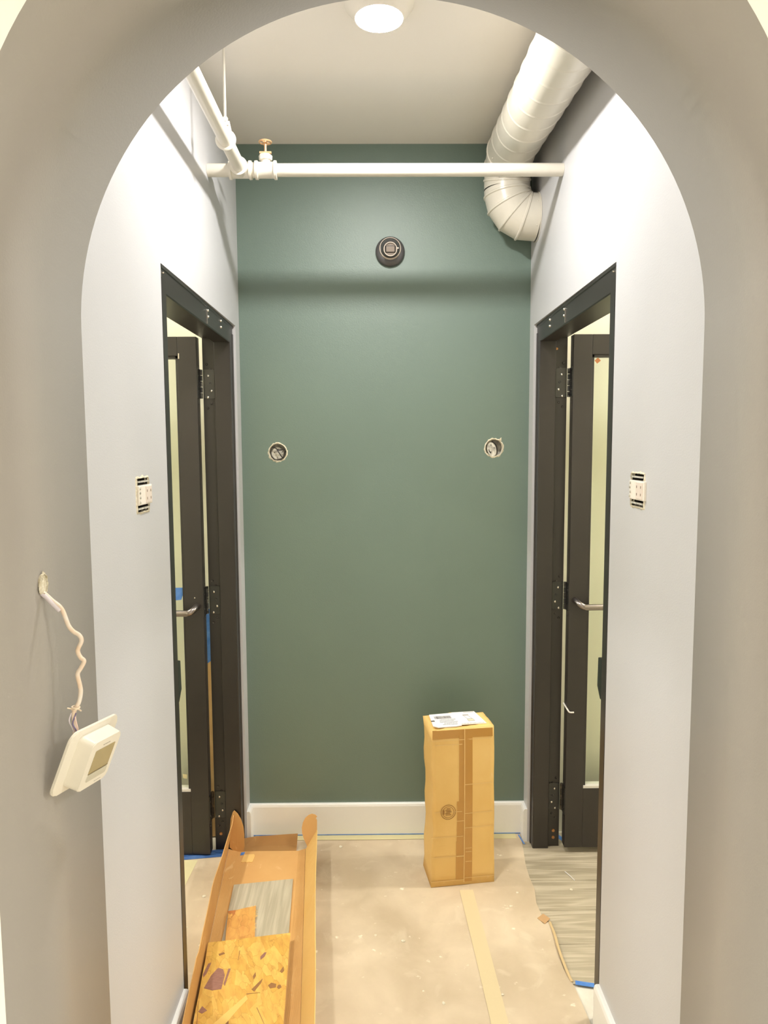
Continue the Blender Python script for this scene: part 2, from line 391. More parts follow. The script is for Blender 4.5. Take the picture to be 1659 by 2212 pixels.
def rrect(w, h, r, n=5, cx=0, cy=0):
    pts = []
    for (sx, sy, a0) in ((1, 1, 0), (-1, 1, 90), (-1, -1, 180), (1, -1, 270)):
        for k in range(n+1):
            a = math.radians(a0+90*k/n); pts.append((cx+sx*(w/2-r)+r*math.cos(a), cy+sy*(h/2-r)+r*math.sin(a)))
    return pts

# ------------------------------------------------------------------ the rooms
T = 0.127            # wall thickness
DY0, DY1, DZ = 1.954, 2.959, 2.185     # rough opening of both doors
# vestibule side walls with door opening and outlet hole
for side in (-1, 1):
    oy, oz = (1.743, 1.590) if side < 0 else (1.752, 1.594)
    us = [YA, oy-.046, oy+.046, DY0, DY1, YB+.1]; vs = [0, oz-.042, oz+.042, DZ, H]
    holes = {(3, 0), (3, 1), (3, 2), (1, 1)}
    if side < 0: P = lambda u, v, d: (-A-d, u, v)
    else: P = lambda u, v, d: (A+d, u, v)
    bm = slab(bmesh.new(), us, vs, 0, T, holes, P, 0, 1, 0)
    struct(link('wall_left' if side < 0 else 'wall_right', bm, [lightg, sidep]))
# green back wall with two round box holes
us = [-A-T, -.45-.06, -.45+.06, .455-.06, .455+.06, A+T]; vs = [0, 1.622, 1.745, H]
bm = slab(bmesh.new(), us, vs, 0, .1, set(), lambda u, v, d: (u, YB+d, v), 0, 0, 0,
          circles={(1, 1): (-.45, 1.678, .038), (3, 1): (.455, 1.692, .038)})
struct(link('wall_back', bm, [green]))
# arch wall: cream room side, taupe inside the arch, pale grey on the vestibule side
def arch_outline(c, w, spring, n=72):
    pts = [(c-w, 0.0), (c-w, spring*.5), (c-w, spring)]
    pts += [(c-w*math.cos(PI*k/n), spring+w*math.sin(PI*k/n)) for k in range(1, n)]
    pts += [(c+w, spring), (c+w, spring*.5), (c+w, 0.0)]
    return pts
bm = bmesh.new()
FR = arch_outline(-.015, .592, 2.56-.592); BK = arch_outline(0, A, 1.931)
def face_ring(outl, y, x0, x1, mi):
    vin = [bm.verts.new((x, y, z)) for x, z in outl]
    def outer(x, z):
        c = .0; dx = x-c
        if z <= 1.93: return (x0 if x < 0 else x1, z)
        ang = math.atan2(z-1.93, dx); t = 99
        if math.cos(ang) > 1e-6: t = min(t, (x1-c)/math.cos(ang))
        if math.cos(ang) < -1e-6: t = min(t, (x0-c)/math.cos(ang))
        t = min(t, (H-1.93)/max(math.sin(ang), 1e-6))
        return (c+t*math.cos(ang), 1.93+t*math.sin(ang))
    vo = [bm.verts.new((outer(x, z)[0], y, outer(x, z)[1])) for x, z in outl]
    for i in range(len(outl)-1):
        f = bm.faces.new((vin[i], vin[i+1], vo[i+1], vo[i])); f.material_index = mi
    # corner fills
    for s, xx in ((0, x0), (1, x1)):
        idx = [i for i in range(len(vo)-1) if abs(vo[i].co.x-xx) < 1e-4 and abs(vo[i+1].co.x-xx) > 1e-4 and vo[i+1].co.z > 2] if s == 0 else \
              [i for i in range(len(vo)-1) if abs(vo[i+1].co.x-xx) < 1e-4 and abs(vo[i].co.x-xx) > 1e-4 and vo[i].co.z > 2]
        for i in idx:
            cv = bm.verts.new((xx, y, H)); f = bm.faces.new((vo[i], cv, vo[i+1])); f.material_index = mi
    return vin
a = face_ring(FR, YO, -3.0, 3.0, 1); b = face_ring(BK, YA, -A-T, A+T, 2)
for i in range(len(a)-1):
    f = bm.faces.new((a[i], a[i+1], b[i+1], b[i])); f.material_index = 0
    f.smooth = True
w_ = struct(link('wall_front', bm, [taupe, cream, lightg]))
# wall behind the arch wall's room side so that it is a solid body
# side rooms and camera room
def room_box(name, x0, x1, y0, y1, faces, m_, t=.05, top=H):
    for nm, a_, b_ in faces:
        struct(link(nm, box(a_, b_), m_))
# left side room
struct(link('wall_left_room_back', box((-2.3, 3.05, 0), (-A-T, 3.13, H)), sidep))
struct(link('wall_left_room_side', box((-2.38, 1.30, 0), (-2.3, 3.13, H)), sidep))
struct(link('wall_left_room_front', box((-2.3, YA-.12, 0), (-A-T, YA-.04, H)), sidep))
struct(link('wall_right_room_back', box((A+T, 3.05, 0), (2.3, 3.13, H)), sidep))
struct(link('wall_right_room_side', box((2.3, 1.30, 0), (2.38, 3.13, H)), sidep))
struct(link('wall_right_room_front', box((A+T, YA-.12, 0), (2.3, YA-.04, H)), sidep))
# camera room
struct(link('wall_room_left', box((-3.08, -3.5, 0), (-3.0, YO+.1, H)), cream))
struct(link('wall_room_right', box((3.0, -3.5, 0), (3.08, YO+.1, H)), cream))
struct(link('wall_room_rear', box((-3.08, -3.58, 0), (3.08, -3.5, H)), cream))
# floor and ceiling
fl = struct(link('floor', box((-3.1, -3.6, -.08), (3.1, 3.2, 0)), concrete))
struct(link('ceiling', box((-3.1, -3.6, H), (3.1, 3.2, H+.08)), ceilp))

# oak floor planks: pieces of the floor, laid where the paper leaves the floor bare
rnd = random.Random(4)
yy = 2.135; row = 0
while yy < 3.03:
    y1 = min(yy+.182, 3.03); x = .30
    ends = [.30, 1.02 + .25*(row % 3), 2.28]
    for xa, xb in zip(ends[:-1], ends[1:]):
        if y1 > 2.95:   # stays clear of the wall around the opening
            xa = max(xa, .30)
        link('floor_plank', box((xa+.0008, yy+.0008, 0), (xb-.0008, y1-.0008, .005+rnd.uniform(0, .0006)), .0006), plankm[row % 4], fl)
    yy += .182; row += 1

# baseboards
def base_prof(h=.150, t=.016):   # (depth from wall, height)
    return [(0, 0), (t, 0), (t, h-.012), (t-.003, h-.003), (t-.007, h), (0, h)]
def baseboard(name, side, u0, u1, h=.150):
    bm = bmesh.new(); pr = base_prof(h)
    if side == 'back': prism(bm, [(YB-d, z) for d, z in pr], u0, u1, axis=0)
    if side == 'left': prism(bm, [(-A+d, z) for d, z in pr], u0, u1, axis=1)
    if side == 'right': prism(bm, [(A-d, z) for d, z in pr], u0, u1, axis=1)
    return struct(link(name, bm, trimw))
baseboard('baseboard_back', 'back', -A, A)
baseboard('baseboard_left', 'left', DY1+.002, YB-.016)
baseboard('baseboard_right', 'right', DY1+.002, YB-.016)
baseboard('baseboard_left_near', 'left', YO+.02, DY0-.002)
baseboard('baseboard_right_near', 'right', YO+.02, DY0-.002)

# ------------------------------------------------------------------ doors
def make_door(side):
    sg = side                       # -1 left, +1 right
    X = lambda s: sg*s
    root = empty('door_1' if side < 0 else 'door_2', Matrix.Translation((X(.67), 2.45, 0))); struct(root)
    inv = Vector((-X(.67), -2.45, 0))
    def L(name, bm, m_, parent=None, smooth=False):
        bmesh.ops.translate(bm, verts=bm.verts, vec=inv)
        return link(name, bm, m_, parent or root, smooth)
    # --- frame: two jambs and a head, each a hollow-metal profile with a stop and a rabbet
    s0n, s0f = .6015, .6125
    bm = bmesh.new()
    jf = [(s0f-.003, DY1-.001), (s0f-.003, DY1-.012), (s0f, DY1-.014), (s0f, 2.909), (s0f+.003, 2.906), (.676, 2.906), (.678, 2.908), (.678, 2.924), (.727, 2.924), (.727, DY1-.001)]
    prism(bm, [(X(s), y) for s, y in jf], 0.004, 2.15, axis=2)
    jn = [(s0n-.003, DY0+.001), (s0n-.003, DY0+.012), (s0n, DY0+.014), (s0n, 2.003), (s0n+.003, 2.006), (.676, 2.006), (.678, 2.004), (.678, 1.989), (.727, 1.989), (.727, DY0+.001)]
    prism(bm, [(X(s), y) for s, y in jn], 0.004, 2.15, axis=2)
    hb = 2.113
    def hp(s0): return [(s0-.003, DZ-.001), (s0-.003, DZ-.010), (s0, DZ-.012), (s0, hb+.003), (s0+.003, hb), (.676, hb), (.678, hb+.002), (.678, hb+.018), (.727, hb+.018), (.727, DZ-.001)]
    va = [bm.verts.new((X(s), DY0+.001, z)) for s, z in hp(s0n)]; vb = [bm.verts.new((X(s), DY1-.001, z)) for s, z in hp(s0f)]
    n = len(va)
    for i in range(n): bm.faces.new((va[i], va[(i+1) % n], vb[(i+1) % n], vb[i]))
    bm.faces.new(va[::-1]); bm.faces.new(vb)
    fr = L('door_frame', bm, bronze)
    # head screws, in two pairs, and one at the near corner
    k = 0
    for y_, z_, r_ in ((2.512, 2.164, .0055), (2.512, 2.143, .0055), (2.728, 2.166, .0055), (2.728, 2.143, .0055), (1.975, 2.165, .003)):
        s = s0n+(s0f-s0n)*(y_-DY0)/(DY1-DY0); bm = bmesh.new()
        lathe(bm, [(0, -.0055), (r_*.6, -.005), (r_, -.002), (r_, .001)], 12, axis='x')
        for v in bm.verts: v.co.x *= -sg*-1
        bmesh.ops.translate(bm, verts=bm.verts, vec=(X(s), y_, z_))
        L('head_screw', bm, steel, fr, True)
    bm = bmesh.new(); BX(bm, (X(s0n+.0055)-.002, 2.500, 2.118), (X(s0n+.0055)+.002, 2.5025, 2.160)); L('head_seam', bm, steel, fr)
    # brass anchor bolts low on the far jamb
    for z_ in ((.075, .045) if side > 0 else (.075,)):
        bm = bmesh.new(); lathe(bm, [(0, -.003), (.006, -.002), (.007, .001)], 12, axis='y'); bmesh.ops.translate(bm, verts=bm.verts, vec=(X(.703), 2.922, z_))
        L('anchor_bolt', bm, brass, fr, True)
    if side > 0:
        bm = bmesh.new(); lathe(bm, [(0, -.002), (.005, -.001), (.005, .001)], 10, axis='y'); bmesh.ops.translate(bm, verts=bm.verts, vec=(X(.684), 2.922, 2.085)); L('anchor_bolt', bm, brass, fr, True)
    # --- hinges
    for zc in ((1.951, 1.079, .205) if side < 0 else (1.951, 1.088, .228)):
        bm = bmesh.new()
        prism(bm, [(X(s), z) for s, z in ((.726, zc-.0575), (.684, zc-.0575), (.680, zc-.0535), (.680, zc+.0535), (.684, zc+.0575), (.726, zc+.0575))], 2.9205, 2.9245, axis=1)
        hg = L('hinge', bm, hingem)
        # barrel of five knuckles
        for q in range(5):
            z0 = zc-.0575+.023*q; bm = bmesh.new(); cyl(bm, (X(.7335), 2.919, z0+.0008), (X(.7335), 2.919, z0+.0222), .0062, 14)
            L('knuckle', bm, knuck if q % 2 == 0 else hingem, hg, True)
        # leaf plate on the door edge
        bm = box((min(X(.7345), X(.737)), 2.872, zc-.0575), (max(X(.7345), X(.737)), 2.915, zc+.0575)); L('hinge_plate', bm, hingem, hg)
        for s, dz, filled in ((.706, .033, 1), (.697, .003, 0), (.694, -.026, 1), (.709, -.055+.0, 1), (.711, .078, 2), (.697, .058, 2), (.695, -.077, 2), (.710, -.095, 2)):
            if s == .709: dz = -.052
            bm = bmesh.new()
            if filled == 1:
                lathe(bm, [(0, -.0028), (.0022, -.0028), (.0045, -.0012), (.0045, .001)], 12, axis='y'); mm = steel; nm = 'screw'
            else:
                lathe(bm, [(0, .001), (.0028, .0005), (.0032, -.0012), (.0045, -.0016), (.0052, .001)], 14, axis='y'); mm = knuck if filled == 2 else bronze; nm = 'screw_hole'
            yy_ = 2.9205 if filled < 2 else 2.924
            bmesh.ops.translate(bm, verts=bm.verts, vec=(X(s), yy_, zc+dz))
            L(nm, bm, mm, hg, True)
        for dy, dz in ((2.884, .03), (2.896, .003), (2.884, -.03), (2.90, -.045), (2.89, -.078), (2.90, .07)):
            bm = bmesh.new(); lathe(bm, [(0, -.0012), (.003, -.0008), (.004, .001)], 8, axis='x')
            if sg > 0:
                pass
            for v in bm.verts: v.co.x *= sg
            bmesh.ops.translate(bm, verts=bm.verts, vec=(X(.7345 if abs(dz) < .0575 else .737), dy, zc+dz)); L('edge_screw', bm, knuck, hg, True)
    # --- leaf, open at a right angle into the side room: stiles and rails round a tall glass
    s_in, s_out = .737, 1.628; ya, yb = 2.869, 2.913; zb, zt = (.014, 2.130) if side < 0 else (.030, 2.134)
    g0, g1 = .296, 2.056
    bm = bmesh.new()
    st = .074
    def R3(sa, sb, za, zb_): BX(bm, (min(X(sa), X(sb)), ya, za), (max(X(sa), X(sb)), yb, zb_), 0, .0015)
    R3(s_in, s_in+st, zb, zt); R3(s_out-st, s_out, zb, zt); R3(s_in+st, s_out-st, zb, g0-.01); R3(s_in+st, s_out-st, g1, zt)
    lf = L('door_leaf', bm, bronze)
    # glazing beads
    bm = bmesh.new()
    gs0, gs1 = s_in+st, s_out-st
    for sa, sb, za, zb_ in ((gs0, gs0+.010, g0, g1), (gs1-.010, gs1, g0, g1), (gs0, gs1, g1-.010, g1)):
        BX(bm, (min(X(sa), X(sb)), ya+.008, za), (max(X(sa), X(sb)), yb-.008, zb_))
    L('glazing_bead', bm, bronze, lf)
    bm = box((min(X(gs0), X(gs1)), ya+.002, g0-.010), (max(X(gs0), X(gs1)), yb-.002, g0)); L('glass_sill', bm, mat('sill_metal', (226, 222, 214), .35), lf)
    bm = box((min(X(gs0+.002), X(gs1-.002)), 2.888, g0), (max(X(gs0+.002), X(gs1-.002)), 2.894, g1-.002)); L('glass_pane', bm, glass, lf)
    # bent push bar
    hz = 1.046 if side < 0 else 1.060
    path = [(X(.761), ya, hz+.018), (X(.763), ya-.022, hz+.016), (X(.772), ya-.040, hz+.008), (X(.790), ya-.048, hz), (X(.83), ya-.050, hz), (X(1.20), ya-.050, hz), (X(1.53), ya-.050, hz), (X(1.575), ya-.048, hz), (X(1.592), ya-.036, hz), (X(1.597), ya, hz)]
    L('push_bar', sweep(bmesh.new(), spline(path, 6), .0125, 16), handle, lf, True)
    if side < 0:
        bm = bmesh.new(); lathe(bm, [(0, -.002), (.0028, -.001), (.0028, .001)], 8, axis='y'); bmesh.ops.translate(bm, verts=bm.verts, vec=(X(.771), ya, 1.098)); L('rivet', bm, steel, lf, True)
        bm = box((X(.806)-.002, ya-.001, 2.045), (X(.806)+.002, ya+.002, 2.066)); L('rivet', bm, steel, lf)
        bm = bmesh.new(); R_ = random.Random(3)
        pts = [(X(.815), 1.137), (X(.93), 1.135), (X(.925), 1.09), (X(.88), 1.10), (X(.85), 1.085), (X(.83), 1.087), (X(.822), 1.11)]
        prism(bm, pts, 2.8865, 2.8875, axis=1); L('masking_tape', bm, bluet, lf)
        bm = bmesh.new(); prism(bm, [(X(.815), .44), (X(.822), .46), (X(.822), .41), (X(.813), .40)], 2.8865, 2.8875, axis=1); L('masking_tape', bm, creamt, lf)
        bm = bmesh.new(); prism(bm, [(X(.828), .352), (X(.846), .355), (X(.846), .337), (X(.829), .334)], 2.8865, 2.8875, axis=1); L('masking_tape', bm, creamt, lf)
    else:
        bm = bmesh.new(); prism(bm, [(X(.838), 2.046), (X(.850), 2.034), (X(.836), 2.022), (X(.825), 2.034)], 2.8865, 2.8875, axis=1); L('orange_sticker', bm, mat('orange_sticker', (226, 150, 100), .5), lf)
        # little bent wire hook sticking out of the hinge edge
        bm = sweep(bmesh.new(), spline([(X(.731), 2.90, .640), (X(.738), 2.86, .625), (X(.745), 2.855, .617), (X(.762), 2.855, .616)], 5), .0032, 8); L('wire_hook', bm, mat('white_plastic', (238, 232, 224), .4), lf, True)
    # --- lock keeper on the near jamb
    bm = bmesh.new(); z0, z1 = .955, 1.078
    pts = [(2.004, z1), (2.085, z1), (2.102, z1-.006), (2.106, z0+.030), (2.078, z0), (2.004, z0)]
    prism(bm, pts, min(X(.622), X(.675)), max(X(.622), X(.675)), axis=0)
    kp = L('lock_keeper', bm, hingem)
    bm = box((min(X(.6205), X(.6225)), 2.008, z1-.016), (max(X(.6205), X(.6225)), 2.06, z1-.013)); L('keeper_trim', bm, steel, kp)
    return root
make_door(-1); make_door(1)

# ------------------------------------------------------------------ ceiling downlight
def downlight(x, y, zdisc, r, power, label, group=None, side=False):
    rt_ = empty('ceiling_light', Matrix.Translation((x, y, H)))
    d = zdisc-H
    bm = bmesh.new(); lathe(bm, [(r*1.47, .0), (r*1.47, -.004), (r*1.40, -.008), (r*1.04, d+.004), (r*1.0, d+.001), (r*.98, d+.006), (r*.98, 0)], 48)
    link('trim_ring', bm, mat('lamp_trim', (238, 232, 220), .4), rt_, True)
    bm = bmesh.new(); lathe(bm, [(r*.985, d+.001), (r*.6, d-.002), (0, d-.003)], 48)
    link('diffuser', bm, mat('lamp_glow_%g' % power, (255, 255, 255), .5, emit=((1.0, .975, .935), power)), rt_, True)
    tag(rt_, label, 'ceiling light', group); return rt_
downlight(-.022, 2.105, 2.872, .066, LAMP, 'round white recessed downlight, lit, in the vestibule ceiling at the top of the arch')
for i, (x, y) in enumerate(((-2.1, .1), (2.1, .1), (-2.1, -1.7), (2.1, -1.7))):
    downlight(x, y, H-.012, .13, FRONT, 'round white downlight in the ceiling of the near room, %s' % ('left front', 'right front', 'left rear', 'right rear')[i], 'downlights of the near room')
downlight(-1.9, 2.62, H-.012, .13, SIDE, 'round white downlight in the ceiling of the left side room')
downlight(1.9, 2.62, H-.012, .13, SIDE, 'round white downlight in the ceiling of the right side room')

# ------------------------------------------------------------------ cream pipework under the ceiling
PY, PZ, PXB = 2.535, 2.630, -.488
rt_ = empty('overhead_pipe', Matrix.Translation((0, PY, PZ)))
def P_(name, bm, m_, par=None, sm=True, tr=True):
    bmesh.ops.translate(bm, verts=bm.verts, vec=(0, -PY, -PZ)); return link(name, bm, m_, par or rt_, sm)
P_('cross_pipe', cyl(bmesh.new(), (-A+.0005, PY, PZ), (A-.0005, PY, PZ), .0212, 28), pipew)
P_('branch_pipe', cyl(bmesh.new(), (PXB, YA+.001, PZ), (PXB, PY, PZ), .0212, 28), pipew)
def fitting(x0, x1, rb=.0262):
    prof = [(.0215, x0), (.0300, x0+.001), (.0305, x0+.009), (.0275, x0+.011), (rb, x0+.014), (rb, x1-.014), (.0275, x1-.011), (.0305, x1-.009), (.0300, x1-.001), (.0215, x1)]
    return lathe(bmesh.new(), prof, 32, axis='x', c=(0, PY, PZ))
bm = fitting(-.527, -.450); sweep(bm, [(PXB, PY, PZ), (PXB, PY-.034, PZ), (PXB, PY-.035, PZ), (PXB, PY-.044, PZ)], [.0262, .0262, .030, .030], 28)
P_('tee_fitting', bm, pipew)
bm = fitting(-.440, -.366); cyl(bm, (-.404, PY, PZ), (-.404, PY, PZ+.034), .016, 24)
tee2 = P_('tee_fitting', bm, pipew)
P_('coupling', lathe(bmesh.new(), [(.0212, -.452), (.0245, -.450), (.0245, -.440), (.0212, -.438)], 28, axis='x', c=(0, PY, PZ)), pipew)
bm = lathe(bmesh.new(), [(.015, .030), (.022, .032), (.023, .046), (.019, .050), (.010, .052), (0, .052)], 8, c=(-.404, PY, PZ)); vb = P_('valve_body', bm, pipew, sm=False)
bm = cyl(bmesh.new(), (-.404, PY, PZ+.050), (-.404, PY, PZ+.092), .0042, 12); BX(bm, (-.424, PY-.004, PZ+.054), (-.384, PY+.004, PZ+.060)); P_('valve_stem', bm, copper, vb)
bm = sweep(bmesh.new(), [(-.404+.020*math.cos(2*PI*k/28), PY+.020*math.sin(2*PI*k/28), PZ+.091) for k in range(28)], .0030, 8, closed=True)
for k in range(4):
    a = PI/4+PI/2*k; cyl(bm, (-.404, PY, PZ+.091), (-.404+.019*math.cos(a), PY+.019*math.sin(a), PZ+.091), .0022, 6)
cyl(bm, (-.404, PY, PZ+.087), (-.404, PY, PZ+.095), .006, 10)
P_('handwheel', bm, copper, vb)
tag(rt_, 'cream painted pipe crossing below the ceiling, with two tees and a small copper handwheel', 'pipe')

HY = 2.29
rt_ = empty('pipe_hanger', Matrix.Translation((PXB, HY, PZ)))
link('rod', cyl(bmesh.new(), (0, 0, .062), (0, 0, H-PZ), .0042, 12), pipew, rt_, True)
bm = bmesh.new(); lathe(bm, [(0, .052), (.008, .052), (.0085, .062), (.006, .066), (0, .066)], 6); link('nut', bm, pipew, rt_)
bm = bmesh.new(); path = [(.0246*math.sin(a), 0, -.0246*math.cos(a)) for a in [math.radians(t) for t in range(-150, 151, 10)]]
path = [(-.006, 0, .053)] + path + [(.006, 0, .053)]
sweep(bm, path, .0022, 8, shape=(1, 3.2)); link('clevis_loop', bm, pipew, rt_, True)
bm = bmesh.new(); BX(bm, (-.011, -.006, .040), (.011, .006, .052), 0, .001); link('clevis_bolt', bm, pipew, rt_)
tag(rt_, 'thin cream hanger rod and ring carrying the left pipe from the ceiling', 'hanger')

# ------------------------------------------------------------------ spiral duct
DR = .089
rt_ = empty('air_duct', Matrix.Translation((.48, 2.1, 2.78)))
off = Vector((-.48, -2.1, -2.78))
def D_(name, bm, m_=pipew, par=None, sm=True):
    bmesh.ops.translate(bm, verts=bm.verts, vec=off); return link(name, bm, m_, par or rt_, sm)
p0, p1 = Vector((.482, YA+.001, 2.732)), Vector((.478, 2.79, 2.814)); Ld = (p1-p0).length; N = 420
path = [p0+(p1-p0)*(i/N) for i in range(N+1)]
PIT = .104
def rf(i, a, r):
    s = Ld*i/N - PIT*a/(2*PI) - .02; u = (s/PIT) % 1.0; u = min(u, 1-u)*PIT
    return r+.0026*math.exp(-(u/.0032)**2)
D_('spiral_tube', sweep(bmesh.new(), path, DR, 64, rf=rf), sm='all')
def gore(name, pts, cut, ridge=True):
    """elbow as straight gores that meet at mitred planes"""
    P = [Vector(p) for p in pts]; n = len(P); seg = 48
    dirs = [(P[i+1]-P[i]).normalized() for i in range(n-1)]
    ref = Vector((1, 0, 0)); rings = []
    for i in range(n):
        if i == 0: nrm = dirs[0]; d = dirs[0]
        elif i == n-1: nrm = dirs[-1]; d = dirs[-1]
        else: nrm = (dirs[i-1]+dirs[i]).normalized(); d = dirs[i-1]
        rings.append((P[i], nrm, d))
    bm = bmesh.new(); prev = None
    u = dirs[0].cross(Vector((0, 0, 1))).normalized()
    for i in range(n-1):
        d = dirs[i]
        if i: u = dirs[i-1].rotation_difference(d) @ u
        u = (u-d*u.dot(d)).normalized(); v = d.cross(u)
        def ring_at(p, nrm, rad, shift):
            out = []
            for k in range(seg):
                a = 2*PI*k/seg; o = u*math.cos(a)*rad+v*math.sin(a)*rad
                t = -(o.dot(nrm))/d.dot(nrm); out.append(bm.verts.new(p+o+d*(t+shift)))
            return out
        rr = [ring_at(P[i], rings[i][1], DR+(.0035 if i else 0), 0), ring_at(P[i], rings[i][1], DR+(.0035 if i else 0), .003), ring_at(P[i], rings[i][1], DR, .0055)]
        rr += [ring_at(P[i+1], rings[i+1][1], DR, -.0055), ring_at(P[i+1], rings[i+1][1], DR+(.0035 if i+1 < n-1 else 0), -.003), ring_at(P[i+1], rings[i+1][1], DR+(.0035 if i+1 < n-1 else 0), 0)]
        for a_, b_ in zip(rr[:-1], rr[1:]):
            for k in range(seg): bm.faces.new((a_[k], a_[(k+1) % seg], b_[(k+1) % seg], b_[k]))
    return D_(name, bm, sm=True)
g1_ = gore('upper_elbow', [(.478, 2.785, 2.8135), (.478, 2.845, 2.812), (.479, 2.905, 2.785), (.480, 2.932, 2.735), (.480, 2.933, 2.70)], None)
g2_ = gore('lower_elbow', [(.480, 2.933, 2.700), (.481, 2.933, 2.685), (.490, 2.933, 2.650), (.513, 2.933, 2.618), (.545, 2.933, 2.600), (.5995, 2.933, 2.595)], None)
bm = bmesh.new(); lathe(bm, [(DR+.001, -.0015), (DR+.0045, -.0015), (DR+.0045, .0015), (DR+.001, .0015)], 48, axis='x', c=(.5975, 2.933, 2.595)); D_('collar', bm)
for (x, y, z) in ((.585, 2.853, 2.632), (.585, 2.862, 2.545), (.425, 2.86, 2.74), (.54, 2.853, 2.74), (.40, 2.79, 2.765), (.47, 2.70, 2.722)):
    bm = bmesh.new(); bmesh.ops.create_icosphere(bm, subdivisions=1, radius=.0038); bmesh.ops.translate(bm, verts=bm.verts, vec=(x, y, z)); D_('screw', bm)
tag(rt_, 'fat cream spiral duct under the ceiling at right, elbowing down into the right wall', 'duct')

# ------------------------------------------------------------------ dark eyeball fixture on the green wall
rt_ = empty('wall_spotlight', BW(.023, 2.490))
link('base_plate', lathe(bmesh.new(), [(.0, .0), (.0575, .0), (.060, .004), (.059, .012), (.054, .018), (.046, .022), (.040, .023), (0, .023)], 40), fixg, rt_, True)
bm = lathe(bmesh.new(), [(.041, .018), (.0445, .024), (.043, .030), (.040, .032)], 40); bmesh.ops.translate(bm, verts=bm.verts, vec=(0, .008, 0)); link('swivel_ring', bm, fixe, rt_, True)
bm = bmesh.new(); bmesh.ops.create_uvsphere(bm, u_segments=32, v_segments=20, radius=.038); bmesh.ops.translate(bm, verts=bm.verts, vec=(0, .007, .030)); ball = link('ball_head', bm, fixg, rt_, True)
Mt = Matrix.Rotation(math.radians(12), 4, 'X')
bm = lathe(bmesh.new(), [(0, .036), (.024, .036), (.024, .041), (.0272, .041), (.0272, .026), (.024, .02)], 36)
for f in bm.faces: f.material_index = 1 if max(v.co.xy.length for v in f.verts) < .0245 else 0
bmesh.ops.transform(bm, matrix=Matrix.Translation((0, .003, .030)) @ Mt, verts=bm.verts); rg = link('lens_barrel', bm, [fixe, fixl], ball, True)
bm = bmesh.new(); BX(bm, (-.0205, -.0135, .0365), (.0205, .0115, .0395), 0, .001); bmesh.ops.transform(bm, matrix=Matrix.Translation((0, .003, .030)) @ Mt, verts=bm.verts); link('lens_recess', bm, dark, ball)
bm = bmesh.new(); BX(bm, (-.017, -.011, .037), (.017, .010, .0412), 0, .001); bmesh.ops.transform(bm, matrix=Matrix.Translation((0, .003, .030)) @ Mt, verts=bm.verts); link('lens', bm, fixl, ball)
bm = bmesh.new(); BX(bm, (.026, -.004, .036), (.034, .001, .040), 0, .0008); bmesh.ops.translate(bm, verts=bm.verts, vec=(0, .003, .018)); link('latch', bm, fixe, ball)
tag(rt_, 'round dark graphite swivel spotlight on the green wall below the pipe', 'wall light')

# ------------------------------------------------------------------ round open junction boxes in the green wall
def round_box(x, z, seed, kind):
    rt_ = empty('junction_box', BW(x, z))
    bm = bmesh.new(); lathe(bm, [(.0365, .0), (.0365, -.042), (0, -.042)], 32); link('can', bm, boxsteel, rt_, True)
    bm = ragged_ring(bmesh.new(), circle_pts(.0345, 40), .0075, .003, .0022, seed); link('torn_rim', bm, plaster, rt_)
    if kind == 0:
        for i, (pts, r) in enumerate((([(-.030, .024, -.01), (-.012, .020, 0), (.004, .010, .002), (.036, .012, 0)], .0022),
                         ([(-.004, .014, 0), (.006, -.002, .003), (.016, -.018, 0), (.022, -.024, -.01)], .0022),
                         ([(-.026, -.018, -.01), (-.012, -.030, 0), (.012, -.028, 0), (.026, -.016, 0), (.032, .006, -.01)], .0017))):
            link('wire', sweep(bmesh.new(), spline(pts, 6), r, 8), wirem, rt_, True)
        bm = lathe(bmesh.new(), [(0, -.003), (.024, -.003), (.027, -.006), (.027, -.02)], 28); bmesh.ops.translate(bm, verts=bm.verts, vec=(-.003, -.004, -.012)); pl = link('inner_plate', bm, boxsteel, rt_, True)
        for px, py in ((.009, -.012), (.018, .002), (.0, .012), (-.014, .0)):
            bm = lathe(bmesh.new(), [(0, .0006), (.0022, .0006), (.0022, -.001)], 10); bmesh.ops.translate(bm, verts=bm.verts, vec=(px, py, -.0148)); link('screw_hole', bm, dark, pl)
    else:
        bm = bmesh.new(); prism(bm, circle_pts(.030, 32, sx=.62), -.010, -.004)
        bmesh.ops.transform(bm, matrix=Matrix.Rotation(math.radians(14), 4, 'Z') @ Matrix.Translation((-.010, -.004, 0)), verts=bm.verts); pl = link('inner_plate', bm, boxsteel, rt_)
        for px, py in ((-.012, .012), (-.012, -.017), (.002, .0)):
            bm = lathe(bmesh.new(), [(0, .0006), (.0020, .0006), (.0020, -.001)], 10); bmesh.ops.translate(bm, verts=bm.verts, vec=(px, py, -.0036)); link('screw_hole', bm, dark, pl)
        link('wire', sweep(bmesh.new(), spline([(-.008, .028, -.008), (.004, .018, 0), (.012, .0, 0), (.014, -.024, -.006)], 6), .0022, 8), wirem, rt_, True)
        link('wire', sweep(bmesh.new(), spline([(-.022, .01, -.012), (-.020, -.010, -.004), (-.010, -.026, -.006)], 6), .0018, 8), wirem, rt_, True)
        bm = bmesh.new(); prism(bm, [(.018, .034), (.030, .028), (.030, .044)], -.0005, .003); link('torn_flap', bm, plaster, rt_)
    return rt_
tag(round_box(-.450, 1.678, 5, 0), 'round open electrical box with crossed black wires, left side of the green wall', 'junction box')
tag(round_box(.455, 1.692, 9, 1), 'round open electrical box with tilted oval plate, right side of the green wall', 'junction box')

